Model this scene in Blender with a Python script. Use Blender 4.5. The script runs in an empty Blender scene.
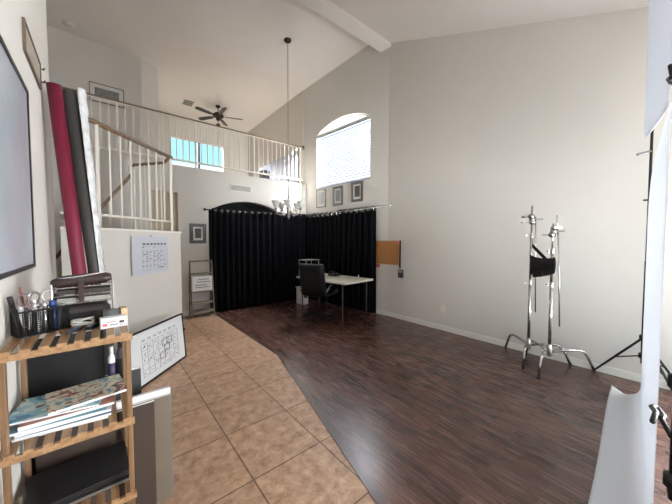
import bpy, bmesh, math, random
from mathutils import Vector, Matrix
from mathutils.geometry import tessellate_polygon
random.seed(7)
PI = math.pi
S = bpy.context.scene
C = S.collection
V = Vector

# ------------------------------------------------------------------ materials
def lin(c):
    c = c / 255.0
    return c / 12.92 if c <= 0.04045 else ((c + 0.055) / 1.055) ** 2.4
def rgb(r, g, b): return (lin(r), lin(g), lin(b), 1.0)

def mat(name, col, rough=0.6, metal=0.0, var=0.06, scale=12.0, bump=0.0, bscale=80.0, spec=0.5,
        trans=0.0, sheen=0.0, coat=0.0, alpha=1.0):
    m = bpy.data.materials.new(name); m.use_nodes = True
    nt = m.node_tree; b = nt.nodes['Principled BSDF']
    tc = nt.nodes.new('ShaderNodeTexCoord')
    nz = nt.nodes.new('ShaderNodeTexNoise'); nz.inputs['Scale'].default_value = scale; nz.inputs['Detail'].default_value = 4
    nt.links.new(tc.outputs['Object'], nz.inputs['Vector'])
    mx = nt.nodes.new('ShaderNodeMix'); mx.data_type = 'RGBA'
    lo = tuple(max(0, c * (1 - var)) for c in col[:3]) + (1,); hi = tuple(min(1, c * (1 + var)) for c in col[:3]) + (1,)
    mx.inputs['A'].default_value = lo; mx.inputs['B'].default_value = hi
    nt.links.new(nz.outputs['Fac'], mx.inputs['Factor'])
    nt.links.new(mx.outputs['Result'], b.inputs['Base Color'])
    b.inputs['Roughness'].default_value = rough; b.inputs['Metallic'].default_value = metal
    b.inputs['Specular IOR Level'].default_value = spec
    b.inputs['Transmission Weight'].default_value = trans
    b.inputs['Sheen Weight'].default_value = sheen
    b.inputs['Coat Weight'].default_value = coat
    b.inputs['Alpha'].default_value = alpha
    if bump > 0:
        n2 = nt.nodes.new('ShaderNodeTexNoise'); n2.inputs['Scale'].default_value = bscale; n2.inputs['Detail'].default_value = 3
        nt.links.new(tc.outputs['Object'], n2.inputs['Vector'])
        bp = nt.nodes.new('ShaderNodeBump'); bp.inputs['Strength'].default_value = bump; bp.inputs['Distance'].default_value = 0.01
        nt.links.new(n2.outputs['Fac'], bp.inputs['Height']); nt.links.new(bp.outputs['Normal'], b.inputs['Normal'])
    return m

def glass_mat(name, tint, mirror=0.12, haze=0.0):
    m = bpy.data.materials.new(name); m.use_nodes = True
    nt = m.node_tree; nt.nodes.clear()
    out = nt.nodes.new('ShaderNodeOutputMaterial')
    tr = nt.nodes.new('ShaderNodeBsdfTransparent'); tr.inputs['Color'].default_value = tint
    gl = nt.nodes.new('ShaderNodeBsdfGlossy'); gl.inputs['Roughness'].default_value = 0.02
    fr = nt.nodes.new('ShaderNodeLayerWeight'); fr.inputs['Blend'].default_value = mirror
    mx = nt.nodes.new('ShaderNodeMixShader')
    nt.links.new(fr.outputs['Fresnel'], mx.inputs['Fac'])
    nt.links.new(tr.outputs[0], mx.inputs[1]); nt.links.new(gl.outputs[0], mx.inputs[2])
    last = mx
    if haze > 0:
        df = nt.nodes.new('ShaderNodeBsdfDiffuse'); df.inputs['Color'].default_value = (0.8, 0.82, 0.85, 1)
        m2 = nt.nodes.new('ShaderNodeMixShader'); m2.inputs['Fac'].default_value = haze
        nt.links.new(mx.outputs[0], m2.inputs[1]); nt.links.new(df.outputs[0], m2.inputs[2]); last = m2
    nt.links.new(last.outputs[0], out.inputs['Surface'])
    return m

def wood_floor_mat():
    m = bpy.data.materials.new('dark_plank_floor'); m.use_nodes = True
    nt = m.node_tree; N = nt.nodes; L = nt.links; b = N['Principled BSDF']
    tc = N.new('ShaderNodeTexCoord'); sp = N.new('ShaderNodeSeparateXYZ'); cb = N.new('ShaderNodeCombineXYZ')
    L.new(tc.outputs['Object'], sp.inputs[0]); L.new(sp.outputs['Y'], cb.inputs['X']); L.new(sp.outputs['X'], cb.inputs['Y'])
    br = N.new('ShaderNodeTexBrick'); L.new(cb.outputs[0], br.inputs['Vector'])
    br.inputs['Scale'].default_value = 1; br.inputs['Brick Width'].default_value = 0.46; br.inputs['Row Height'].default_value = 0.064
    br.inputs['Mortar Size'].default_value = 0.0012; br.inputs['Mortar Smooth'].default_value = 0.2; br.inputs['Bias'].default_value = -0.05
    br.offset = 0.37; br.offset_frequency = 2; br.squash = 1.0
    br.inputs['Color1'].default_value = rgb(70, 47, 42); br.inputs['Color2'].default_value = rgb(106, 76, 66); br.inputs['Mortar'].default_value = rgb(30, 20, 18)
    mp = N.new('ShaderNodeMapping'); mp.inputs['Scale'].default_value = (2.6, 60, 1); L.new(cb.outputs[0], mp.inputs['Vector'])
    nz = N.new('ShaderNodeTexNoise'); nz.inputs['Scale'].default_value = 1.5; nz.inputs['Detail'].default_value = 6; L.new(mp.outputs[0], nz.inputs['Vector'])
    cr = N.new('ShaderNodeValToRGB'); cr.color_ramp.elements[0].color = (0.66, 0.64, 0.64, 1); cr.color_ramp.elements[1].color = (1.14, 1.1, 1.1, 1)
    cr.color_ramp.elements[0].position = 0.3; cr.color_ramp.elements[1].position = 0.72
    L.new(nz.outputs['Fac'], cr.inputs[0])
    mx = N.new('ShaderNodeMix'); mx.data_type = 'RGBA'; mx.blend_type = 'MULTIPLY'; mx.inputs['Factor'].default_value = 1
    L.new(br.outputs['Color'], mx.inputs['A']); L.new(cr.outputs['Color'], mx.inputs['B'])
    L.new(mx.outputs['Result'], b.inputs['Base Color'])
    rr = N.new('ShaderNodeMapRange'); rr.inputs['To Min'].default_value = 0.22; rr.inputs['To Max'].default_value = 0.32
    L.new(nz.outputs['Fac'], rr.inputs['Value']); L.new(rr.outputs[0], b.inputs['Roughness'])
    bp = N.new('ShaderNodeBump'); bp.inputs['Strength'].default_value = 0.05; bp.inputs['Distance'].default_value = 0.002
    L.new(nz.outputs['Fac'], bp.inputs['Height']); L.new(bp.outputs[0], b.inputs['Normal'])
    b.inputs['Specular IOR Level'].default_value = 0.6
    return m

def tile_floor_mat():
    m = bpy.data.materials.new('stone_tile_floor'); m.use_nodes = True
    nt = m.node_tree; N = nt.nodes; L = nt.links; b = N['Principled BSDF']
    tc = N.new('ShaderNodeTexCoord'); mp = N.new('ShaderNodeMapping'); mp.inputs['Location'].default_value = (-0.692 + 0.518 * 20, -1.645 + 0.521 * 20, 0)
    L.new(tc.outputs['Object'], mp.inputs['Vector'])
    br = N.new('ShaderNodeTexBrick'); L.new(mp.outputs[0], br.inputs['Vector'])
    br.offset = 0; br.squash = 1; br.inputs['Scale'].default_value = 1
    br.inputs['Brick Width'].default_value = 0.518; br.inputs['Row Height'].default_value = 0.521
    br.inputs['Mortar Size'].default_value = 0.0055; br.inputs['Mortar Smooth'].default_value = 0.3
    br.inputs['Color1'].default_value = (0.92, 0.92, 0.92, 1); br.inputs['Color2'].default_value = (1.06, 1.05, 1.04, 1); br.inputs['Mortar'].default_value = (0.30, 0.27, 0.24, 1)
    nz = N.new('ShaderNodeTexNoise'); nz.inputs['Scale'].default_value = 13; nz.inputs['Detail'].default_value = 9; nz.inputs['Roughness'].default_value = 0.72
    nz.inputs['Distortion'].default_value = 0.25
    L.new(tc.outputs['Object'], nz.inputs['Vector'])
    cr = N.new('ShaderNodeValToRGB'); e = cr.color_ramp.elements
    e[0].position = 0.32; e[0].color = rgb(130, 98, 76); e[1].position = 0.7; e[1].color = rgb(196, 166, 139)
    k = e.new(0.5); k.color = rgb(168, 136, 110)
    L.new(nz.outputs['Fac'], cr.inputs[0])
    mx = N.new('ShaderNodeMix'); mx.data_type = 'RGBA'; mx.blend_type = 'MULTIPLY'; mx.inputs['Factor'].default_value = 1
    L.new(cr.outputs['Color'], mx.inputs['A']); L.new(br.outputs['Color'], mx.inputs['B'])
    L.new(mx.outputs['Result'], b.inputs['Base Color'])
    b.inputs['Roughness'].default_value = 0.42
    bp = N.new('ShaderNodeBump'); bp.inputs['Strength'].default_value = 0.25; bp.inputs['Distance'].default_value = 0.003
    L.new(br.outputs['Fac'], bp.inputs['Height']); bp.invert = True; L.new(bp.outputs[0], b.inputs['Normal'])
    return m

def grain_mat(name, c1, c2, axis='Y', rough=0.5):
    m = bpy.data.materials.new(name); m.use_nodes = True
    nt = m.node_tree; N = nt.nodes; L = nt.links; b = N['Principled BSDF']
    tc = N.new('ShaderNodeTexCoord'); mp = N.new('ShaderNodeMapping')
    mp.inputs['Scale'].default_value = {'X': (3, 60, 60), 'Y': (60, 3, 60), 'Z': (60, 60, 3)}[axis]
    L.new(tc.outputs['Object'], mp.inputs['Vector'])
    nz = N.new('ShaderNodeTexNoise'); nz.inputs['Scale'].default_value = 1; nz.inputs['Detail'].default_value = 5; L.new(mp.outputs[0], nz.inputs['Vector'])
    cr = N.new('ShaderNodeValToRGB'); cr.color_ramp.elements[0].color = c1; cr.color_ramp.elements[1].color = c2
    cr.color_ramp.elements[0].position = 0.35; cr.color_ramp.elements[1].position = 0.65
    L.new(nz.outputs['Fac'], cr.inputs[0]); L.new(cr.outputs[0], b.inputs['Base Color']); b.inputs['Roughness'].default_value = rough
    return m

M = {}
M['wall'] = mat('cream_wall_paint', rgb(211, 207, 200), 0.85, var=0.02, scale=3, bump=0.15, bscale=120, spec=0.2)
M['ceil'] = mat('ceiling_paint', rgb(226, 220, 215), 0.9, var=0.02, scale=3, bump=0.15, bscale=100, spec=0.15)
M['hall'] = mat('hall_wall_paint', rgb(196, 182, 160), 0.85, var=0.03, scale=3)
M['trim'] = mat('white_trim_paint', rgb(228, 226, 218), 0.45, var=0.02)
M['wood'] = wood_floor_mat(); M['tile'] = tile_floor_mat()
M['strip'] = mat('dark_transition_strip', rgb(74, 55, 49), 0.28, var=0.1)
M['railwhite'] = mat('white_baluster_paint', rgb(226, 222, 212), 0.5, var=0.02)
M['handrail'] = grain_mat('brown_handrail_wood', rgb(104, 84, 66), rgb(142, 118, 96), 'X', 0.4)
M['bamboo'] = grain_mat('bamboo_slat', rgb(126, 94, 64), rgb(160, 126, 90), 'Y', 0.45)
M['bamboo_post'] = grain_mat('bamboo_post', rgb(104, 77, 51), rgb(126, 97, 68), 'Z', 0.45)
M['black'] = mat('black_plastic', rgb(22, 22, 24), 0.45, var=0.15)
M['blackmetal'] = mat('black_metal', rgb(18, 18, 20), 0.35, metal=0.3, var=0.1)
M['rubber'] = mat('black_rubber', rgb(20, 20, 20), 0.8)
M['foamblack'] = mat('black_foam_board', rgb(17, 16, 18), 0.75, var=0.1)
M['curtain'] = mat('black_curtain_cloth', rgb(9, 9, 14), 0.9, var=0.2, scale=30, spec=0.12)
M['cloth'] = mat('black_cloth', rgb(12, 12, 13), 0.9, var=0.2)
M['chrome'] = mat('chrome_steel', rgb(176, 174, 170), 0.2, metal=1.0, var=0.05)
M['steel'] = mat('brushed_steel', rgb(170, 168, 165), 0.35, metal=1.0, var=0.05)
M['silver'] = mat('silver_grommet', rgb(215, 215, 215), 0.25, metal=0.8)
M['paper'] = mat('white_seamless_paper', rgb(236, 238, 240), 0.8, var=0.01, spec=0.2)
def add_translucency(m, f):
    nt = m.node_tree; b = nt.nodes['Principled BSDF']; out = [n for n in nt.nodes if n.type == 'OUTPUT_MATERIAL'][0]
    t = nt.nodes.new('ShaderNodeBsdfTranslucent'); t.inputs['Color'].default_value = (0.86, 0.88, 0.92, 1)
    x = nt.nodes.new('ShaderNodeMixShader'); x.inputs['Fac'].default_value = f
    nt.links.new(b.outputs[0], x.inputs[1]); nt.links.new(t.outputs[0], x.inputs[2]); nt.links.new(x.outputs[0], out.inputs['Surface'])
add_translucency(M['paper'], 0.34)
M['paper2'] = mat('white_hanging_paper', rgb(232, 235, 240), 0.8, var=0.01, spec=0.2); add_translucency(M['paper2'], 0.24)
M['whitepaper'] = mat('white_paper', rgb(228, 228, 228), 0.75, var=0.03)
M['calpaper'] = mat('calendar_paper', rgb(196, 199, 208), 0.7, var=0.03)
M['greypaper'] = mat('grey_paper_stack', rgb(140, 138, 132), 0.8, var=0.3, scale=30)
M['ink'] = mat('black_ink', rgb(28, 28, 32), 0.7)
M['greyink'] = mat('grey_ink', rgb(120, 122, 132), 0.7)
M['wboard'] = mat('whiteboard_enamel', rgb(240, 244, 246), 0.15, var=0.02, coat=0.3)
M['red'] = mat('crimson_roll_paper', rgb(108, 15, 44), 0.6, var=0.06)
M['greyroll'] = mat('charcoal_roll_paper', rgb(62, 60, 58), 0.6, var=0.08)
M['core'] = mat('cardboard_core', rgb(120, 92, 66), 0.8)
M['plastic'] = mat('crumpled_clear_plastic', rgb(208, 209, 210), 0.15, var=0.4, scale=22, bump=1.0, bscale=22, spec=0.9, trans=0.15)
M['brownboard'] = mat('brown_mount_board', rgb(62, 50, 42), 0.75, var=0.05)
M['tanboard'] = mat('taupe_mount_board', rgb(108, 97, 84), 0.75, var=0.04)
M['bluefilm'] = mat('blue_board_edge', rgb(70, 122, 165), 0.5)
M['darkgrey'] = mat('dark_grey_board', rgb(62, 62, 62), 0.7)
M['cork'] = mat('cork', rgb(176, 122, 74), 0.9, var=0.25, scale=120, bump=0.3, bscale=150)
M['pink'] = mat('pink_pin_paper', rgb(205, 110, 110), 0.7)
M['greyframe'] = mat('dark_grey_frame', rgb(92, 90, 86), 0.6, var=0.15, scale=40)
M['blackframe'] = mat('black_frame', rgb(26, 25, 26), 0.4)
M['bluegreyframe'] = mat('blue_black_frame', rgb(36, 42, 56), 0.35)
M['silverframe'] = mat('thin_brown_frame', rgb(96, 82, 70), 0.5)
M['mat'] = mat('picture_mat', rgb(214, 212, 205), 0.8, var=0.02)
M['art'] = mat('grey_art_print', rgb(120, 122, 122), 0.7, var=0.6, scale=14)
M['certificate'] = mat('tan_certificate_paper', rgb(158, 148, 134), 0.5, var=0.2, scale=20)
M['artdark'] = mat('dark_art_print', rgb(70, 70, 72), 0.7, var=0.7, scale=25)
M['artlight'] = mat('pale_art_print', rgb(170, 172, 174), 0.7, var=0.35, scale=22)
M['glazedart'] = mat('poster_print_reflection', rgb(176, 182, 190), 0.1, var=0.25, scale=2.2, spec=0.15)  # pale blue-grey glass reflection painted into the print colour
M['beigewood'] = grain_mat('weathered_ladder_wood', rgb(112, 100, 86), rgb(142, 130, 112), 'Z', 0.6)
M['desk'] = mat('white_desk_laminate', rgb(232, 228, 214), 0.35, var=0.02)
M['leather'] = mat('black_leather', rgb(11, 12, 16), 0.5, var=0.15, spec=0.3, bump=0.1, bscale=60)
M['fanwood'] = mat('dark_fan_blade', rgb(38, 30, 26), 0.4)
M['bronze'] = mat('dark_bronze', rgb(58, 46, 38), 0.35, metal=0.6)
M['pewter'] = mat('pewter', rgb(172, 168, 162), 0.3, metal=0.8)
M['frosted'] = mat('frosted_shade_glass', rgb(240, 240, 236), 0.35, var=0.02, trans=0.35)
M['blind'] = mat('backlit_blind_slat', rgb(160, 166, 176), 0.5, var=0.01)  # white slats greyed in the colour to stand for backlit shade
M['vent'] = mat('vent_paint', rgb(214, 212, 204), 0.5)
M['ventdark'] = mat('vent_shadow_grey', rgb(80, 78, 74), 0.8)
def cover_mat(name, cols, scale):
    m = bpy.data.materials.new(name); m.use_nodes = True
    nt = m.node_tree; b = nt.nodes['Principled BSDF']; tc = nt.nodes.new('ShaderNodeTexCoord')
    nz = nt.nodes.new('ShaderNodeTexNoise'); nz.inputs['Scale'].default_value = scale; nz.inputs['Detail'].default_value = 2; nz.inputs['Distortion'].default_value = 1.2
    nt.links.new(tc.outputs['Object'], nz.inputs['Vector'])
    cr = nt.nodes.new('ShaderNodeValToRGB'); cr.color_ramp.interpolation = 'CONSTANT'; e = cr.color_ramp.elements
    e[0].position = 0; e[0].color = cols[0]; e[1].position = .40; e[1].color = cols[1]
    for p, c in zip((.48, .55, .62), cols[2:]): k = e.new(p); k.color = c
    nt.links.new(nz.outputs['Fac'], cr.inputs[0]); nt.links.new(cr.outputs[0], b.inputs['Base Color']); b.inputs['Roughness'].default_value = .3
    return m
M['mixmag'] = cover_mat('pale_illustrated_cover', (rgb(96, 142, 158), rgb(196, 196, 176), rgb(214, 206, 190), rgb(150, 92, 80), rgb(64, 60, 58)), 16)
M['skymag'] = cover_mat('sky_blue_illustrated_cover', (rgb(70, 120, 150), rgb(128, 176, 190), rgb(150, 190, 198), rgb(200, 214, 210), rgb(110, 84, 76)), 10)
M['bluemag'] = mat('blue_magazine_cover', rgb(110, 160, 178), 0.3, var=0.35, scale=9)
M['greenmag'] = mat('pale_green_magazine_cover', rgb(170, 182, 150), 0.3, var=0.45, scale=11)
M['redmag'] = mat('red_white_magazine_cover', rgb(160, 110, 96), 0.3, var=0.6, scale=10)
M['navymag'] = mat('navy_magazine_cover', rgb(60, 88, 122), 0.3, var=0.4, scale=9)
M['tapegrey'] = mat('grey_tape', rgb(84, 86, 90), 0.5)
M['woodblock'] = grain_mat('pale_wood_block', rgb(170, 140, 104), rgb(200, 172, 134), 'Y')
M['maroon'] = mat('maroon_leather', rgb(44, 26, 27), 0.5, var=0.3)
M['darkbag'] = mat('dark_brown_bag', rgb(44, 36, 34), 0.6, var=0.3)
M['cable'] = mat('white_cable', rgb(210, 210, 206), 0.5)
M['bluepen'] = mat('blue_plastic', rgb(36, 60, 120), 0.35)
M['pinkgrey'] = mat('pink_grey_plastic', rgb(112, 98, 100), 0.4)
M['redpen'] = mat('brown_red_plastic', rgb(120, 70, 66), 0.4)
M['purple'] = mat('purple_label', rgb(62, 56, 88), 0.5)
M['smoke'] = mat('smoke_tint_plastic', rgb(60, 58, 66), 0.3, var=0.2)
M['meshblack'] = mat('black_wire_mesh', rgb(24, 24, 26), 0.45, metal=0.2)
M['loftblue'] = mat('loft_sheer_cloth', rgb(206, 214, 236), 0.8, var=0.02)
M['pane'] = glass_mat('window_glass', (0.97, 0.98, 1.0, 1), 0.02)
M['bluepane'] = glass_mat('blue_tinted_glass', (0.96, 0.99, 1.0, 1), 0.05)
M['plate'] = mat('outlet_plastic', rgb(225, 222, 212), 0.4)
M['dirt'] = mat('asphalt_outside', rgb(150, 146, 138), 0.9)

# ------------------------------------------------------------------ mesh helpers
def NB(): return bmesh.new()
def frame_of(d):
    d = V(d).normalized(); up = V((0, 0, 1)) if abs(d.z) < 0.95 else V((1, 0, 0))
    a = d.cross(up).normalized(); b = a.cross(d).normalized(); return a, b
def box(bm, c, s, rz=0.0, rot=None):
    """box of size s centred at c"""
    R = rot if rot is not None else Matrix.Rotation(rz, 3, 'Z')
    vs = []
    for z in (-1, 1):
        for (x, y) in ((-1, -1), (1, -1), (1, 1), (-1, 1)):
            vs.append(bm.verts.new(V(c) + R @ V((x * s[0] / 2, y * s[1] / 2, z * s[2] / 2))))
    for f in ((3, 2, 1, 0), (4, 5, 6, 7), (0, 1, 5, 4), (1, 2, 6, 5), (2, 3, 7, 6), (3, 0, 4, 7)):
        bm.faces.new([vs[i] for i in f])
def bx(bm, x0, x1, y0, y1, z0, z1): box(bm, ((x0 + x1) / 2, (y0 + y1) / 2, (z0 + z1) / 2), (x1 - x0, y1 - y0, z1 - z0))
def tube(bm, pts, r, n=10, cap=True, closed=False):
    pts = [V(p) for p in pts]; rs = r if isinstance(r, (list, tuple)) else [r] * len(pts)
    rings = []; prev = None
    for i, p in enumerate(pts):
        if closed: d = (pts[(i + 1) % len(pts)] - pts[i - 1])
        elif i == 0: d = pts[1] - p
        elif i == len(pts) - 1: d = p - pts[-2]
        else: d = (pts[i + 1] - p).normalized() + (p - pts[i - 1]).normalized()
        d = d.normalized()
        if prev is None: a, b = frame_of(d)
        else:
            a = prev - d * prev.dot(d)
            if a.length < 1e-5: a, _ = frame_of(d)
            a = a.normalized(); b = a.cross(d)
        prev = a
        rings.append([bm.verts.new(p + (a * math.cos(2 * PI * k / n) + b * math.sin(2 * PI * k / n)) * rs[i]) for k in range(n)])
    m = len(rings)
    for i in range(m if closed else m - 1):
        A, B = rings[i], rings[(i + 1) % m]
        for k in range(n): bm.faces.new((A[k], A[(k + 1) % n], B[(k + 1) % n], B[k]))
    if cap and not closed:
        bm.faces.new(list(reversed(rings[0]))); bm.faces.new(rings[-1])
def lathe(bm, prof, n=16, c=(0, 0, 0)):
    rings = []
    for r, z in prof:
        rings.append([bm.verts.new(V(c) + V((r * math.cos(2 * PI * k / n), r * math.sin(2 * PI * k / n), z))) for k in range(n)])
    for A, B in zip(rings, rings[1:]):
        for k in range(n): bm.faces.new((A[k], A[(k + 1) % n], B[(k + 1) % n], B[k]))
    if prof[0][0] > 1e-4: bm.faces.new(list(reversed(rings[0])))
    if prof[-1][0] > 1e-4: bm.faces.new(rings[-1])
def slab(bm, outer, holes, o, u, v, n, t):
    """polygon with holes in plane (o,u,v), thickened by t along n"""
    o, u, v, n = V(o), V(u), V(v), V(n)
    loops = [outer] + list(holes)
    tris = tessellate_polygon([[V((a, b, 0)) for a, b in lp] for lp in loops])
    flat = [p for lp in loops for p in lp]
    F = [bm.verts.new(o + u * a + v * b) for a, b in flat]; B = [bm.verts.new(o + u * a + v * b + n * t) for a, b in flat]
    for tr in tris:
        try:
            bm.faces.new([F[i] for i in tr]); bm.faces.new([B[i] for i in reversed(tr)])
        except ValueError: pass
    k = 0
    for lp in loops:
        m = len(lp)
        for i in range(m):
            a, b = k + i, k + (i + 1) % m
            try: bm.faces.new((F[a], F[b], B[b], B[a]))
            except ValueError: pass
        k += m
def grid(bm, f, nu, nv):
    P = [[bm.verts.new(f(i / nu, j / nv)) for j in range(nv + 1)] for i in range(nu + 1)]
    for i in range(nu):
        for j in range(nv): bm.faces.new((P[i][j], P[i + 1][j], P[i + 1][j + 1], P[i][j + 1]))
def arc(cx, cz, r, a0, a1, n): return [(cx + r * math.cos(a0 + (a1 - a0) * i / n), cz + r * math.sin(a0 + (a1 - a0) * i / n)) for i in range(n + 1)]

def abs_m(o):
    m = Matrix.Identity(4)
    while o is not None: m = o.matrix_basis @ m; o = o.parent
    return m
def obj(name, bm, m, parent=None, smooth=False, bevel=0.0, solid=0.0):
    """link bm (world coordinates) as ONE mesh object, under parent if given"""
    bmesh.ops.recalc_face_normals(bm, faces=bm.faces)
    org = V((0, 0, 0))
    if parent is not None: bm.transform(abs_m(parent).inverted())
    me = bpy.data.meshes.new(name); bm.to_mesh(me); bm.free()
    o = bpy.data.objects.new(name, me); C.objects.link(o); me.materials.append(m)
    if parent is not None: o.parent = parent
    if smooth:
        for p in me.polygons: p.use_smooth = True
    if solid > 0:
        md = o.modifiers.new('thickness', 'SOLIDIFY'); md.thickness = solid; md.offset = 0
    if bevel > 0:
        md = o.modifiers.new('edge', 'BEVEL'); md.width = bevel; md.segments = 2; md.limit_method = 'ANGLE'
    return o
def tag(o, label, cat, group=None, kind=None):
    o['label'] = label; o['category'] = cat
    if group: o['group'] = group
    if kind: o['kind'] = kind
    return o
def thing(name, label, cat, loc=(0, 0, 0), rz=0.0, group=None):
    o = bpy.data.objects.new(name, None); C.objects.link(o); o.empty_display_size = 0.05
    o.location = loc; o.rotation_euler = (0, 0, rz)
    return tag(o, label, cat, group)
def struct(name, bm, m, parent=None, **k):
    o = obj(name, bm, m, parent, **k)
    if parent is None: o['kind'] = 'structure'
    return o
def dup(root, loc, rz=None, label=None, name=None):
    r = root.copy(); C.objects.link(r); r.location = loc
    if rz is not None: r.rotation_euler = (0, 0, rz)
    if label: r['label'] = label
    for ch in list(root.children):
        c = ch.copy(); C.objects.link(c); c.parent = r
        for g in list(ch.children):
            d = g.copy(); C.objects.link(d); d.parent = c
    return r
def part_dup(src, delta):
    """another copy of a part beside it (its own object under the same thing)"""
    c = src.copy(); C.objects.link(c); c.location = V(src.location) + V(delta); return c

# ------------------------------------------------------------------ room numbers (metres; camera above the origin)
XR = 4.36; XL = -0.30; YF = 6.20; YB = -2.30
P0 = V((4.36, 3.65, 0)); P1 = V((4.12, 6.20, 0)); UD = (P1 - P0).normalized(); ND = V((UD.y, -UD.x, 0))   # bent wall, ND points outside
LOFT = 2.97
# floors
def seam_x(y): return 1.753 if y >= 3.323 else 1.753 - 0.25 * (3.323 - y)
bm = NB(); slab(bm, [(1.753, 3.323), (1.753, 6.7), (4.7, 6.7), (4.7, YB), (seam_x(YB), YB)], [], (0, 0, 0), (1, 0, 0), (0, 1, 0), (0, 0, -1), 0.1); struct('floor', bm, M['wood'])
bm = NB(); slab(bm, [(1.753, 3.323), (1.753, 6.2), (1.753, 8.2), (-2.4, 8.2), (-2.4, YB), (seam_x(YB), YB)], [], (0, 0, 0), (1, 0, 0), (0, 1, 0), (0, 0, -1), 0.1); struct('floor_tile', bm, M['tile'])
bm = NB()
pts = [(1.753, 6.18), (1.753, 3.323), (seam_x(YB), YB)]
slab(bm, [(pts[0][0] - .018, pts[0][1]), (pts[1][0] - .018, pts[1][1]), (pts[2][0] - .018, pts[2][1]), (pts[2][0] + .050, pts[2][1]), (pts[1][0] + .045, pts[1][1] - .005), (pts[0][0] + .02, pts[0][1])], [], (0, 0, 0.0), (1, 0, 0), (0, 1, 0), (0, 0, 1), 0.006)
struct('trim_1', bm, M['strip'])
# right wall, near section and bent section with the arched window
def ceil_z(y): return 5.30 - 0.419 * (3.60 - y)
SW = (-1.95, -0.55, 0.35, 2.25)  # added side opening for the fill lamp outside it
bm = NB(); slab(bm, [(YB, 0), (3.65, 0), (3.65, 5.75), (3.5, 5.40), (YB, ceil_z(YB) + .08)], [[(SW[0], SW[2]), (SW[1], SW[2]), (SW[1], SW[3]), (SW[0], SW[3])]], (XR, 0, 0), (0, 1, 0), (0, 0, 1), (1, 0, 0), 0.09); struct('wall_right', bm, M['wall'])
W0, W1, WS, WA = 0.452, 2.13, 4.105, 4.32
wc = (W0 + W1) / 2; hw = (W1 - W0) / 2; rise = WA - WS; wr = (hw * hw + rise * rise) / (2 * rise); wa = math.asin(hw / wr)
arcpts = [(wc + wr * math.sin(a), WA - wr + wr * math.cos(a)) for a in [wa - 2 * wa * i / 20 for i in range(21)]]
WZ0 = 2.795
hole = [(W0, WZ0), (W1, WZ0)] + arcpts
bm = NB(); slab(bm, [(0, 0), (2.75, 0), (2.75, 5.75), (0, 5.75)], [hole], P0, UD, (0, 0, 1), ND, 0.09); struct('wall_right_bend', bm, M['wall'])
bm = NB(); bx(bm, 4.10, 4.28, 6.28, 10.2, 0, 5.75); struct('wall_right_loft', bm, M['wall'])
# far wall with the arched alcove and the hall doorway, loft slab edge on top
AX0, AX1, AS, AA = 1.70, 3.44, 2.13, 2.385
ac = (AX0 + AX1) / 2; ah = (AX1 - AX0) / 2; ar = (ah * ah + (AA - AS) ** 2) / (2 * (AA - AS)); aa = math.asin(ah / ar)
ap = [(ac + ar * math.sin(a), AA - ar + ar * math.cos(a)) for a in [-aa + 2 * aa * i / 20 for i in range(21)]]
outer = [(-2.3, 0), (0.68, 0), (0.68, 2.44), (1.14, 2.44), (1.14, 0), (AX0, 0)] + ap + [(AX1, 0), (4.2, 0), (4.2, LOFT), (-2.3, LOFT)]
bm = NB(); slab(bm, outer, [], (0, YF, 0), (1, 0, 0), (0, 0, 1), (0, 1, 0), 0.16); struct('wall_far', bm, M['wall'])
bm = NB(); slab(bm, [(AX0 - .1, 0), (AX1 + .1, 0), (AX1 + .1, 2.6), (AX0 - .1, 2.6)], [], (0, YF + .162, 0), (1, 0, 0), (0, 0, 1), (0, 1, 0), 0.04)
o = obj('alcove_panel', bm, M['cloth']); tag(o, 'black panel closing the arched alcove above the curtain rod', 'cloth')  # plain black panel filling the arch behind the curtain
bm = NB(); bx(bm, -2.3, 4.12, YF + .16, 10.1, LOFT - .3, LOFT - .02); struct('floor_loft', bm, M['hall'])
bm = NB(); bx(bm, 0.66, 1.16, YF + .10, YF + .15, 0, 2.46); struct('door_1', bm, M['hall'])
# left wall with its free end, stairwell walls, upper loft wall
bm = NB(); bx(bm, XL - .16, XL, YB, 3.23, 0, 5.75); struct('wall_left', bm, M['wall'])
bm = NB(); bx(bm, -2.4, XL - .16, 2.9, 3.06, 0, 5.75); struct('wall_stair_front', bm, M['wall'])
bm = NB(); bx(bm, -2.42, -2.3, 2.9, 10.2, 0, 5.75); struct('wall_stair_left', bm, M['wall'])
bm = NB(); slab(bm, [(-2.3, 7.38), (0.715, 7.38), (1.06, 7.68), (1.06, 10.1), (0.94, 10.1), (0.94, 7.75), (0.66, 7.5), (-2.3, 7.5)], [], (0, 0, LOFT - .02), (1, 0, 0), (0, 1, 0), (0, 0, 1), 2.7); struct('wall_loft_left', bm, M['wall'])
LW = (1.63, 3.27, 3.55, 4.72)
bm = NB(); slab(bm, [(0.9, LOFT - .3), (4.3, LOFT - .3), (4.3, 5.7), (0.9, 5.7)], [[(LW[0], LW[2]), (LW[1], LW[2]), (LW[1], LW[3]), (LW[0], LW[3])]], (0, 9.9, 0), (1, 0, 0), (0, 0, 1), (0, 1, 0), 0.15); struct('wall_loft_back', bm, M['wall'])
# back wall behind the camera with a wide patio window
BW = (2.3, 4.15, 0.25, 2.35)
bm = NB(); slab(bm, [(XL - .16, 0), (XR + .15, 0), (XR + .15, 3.1), (XL - .16, 3.1)], [[(BW[0], BW[2]), (BW[1], BW[2]), (BW[1], BW[3]), (BW[0], BW[3])]], (0, YB, 0), (1, 0, 0), (0, 0, 1), (0, -1, 0), 0.15); struct('wall_back', bm, M['wall'])
bm = NB(); bx(bm, -1.5, 10.0, YB - 8.0, YB - .16, 2.55, 2.7); struct('patio_sun_blocker', bm, M['trim'])  # unseen slab added to keep the sun out of the patio window
bm = NB(); bx(bm, XR + .09, XR + 3.6, -9.0, -.2, 2.27, 2.42); struct('side_sun_blocker', bm, M['trim'])  # unseen slab added to block sun through the side opening
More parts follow.
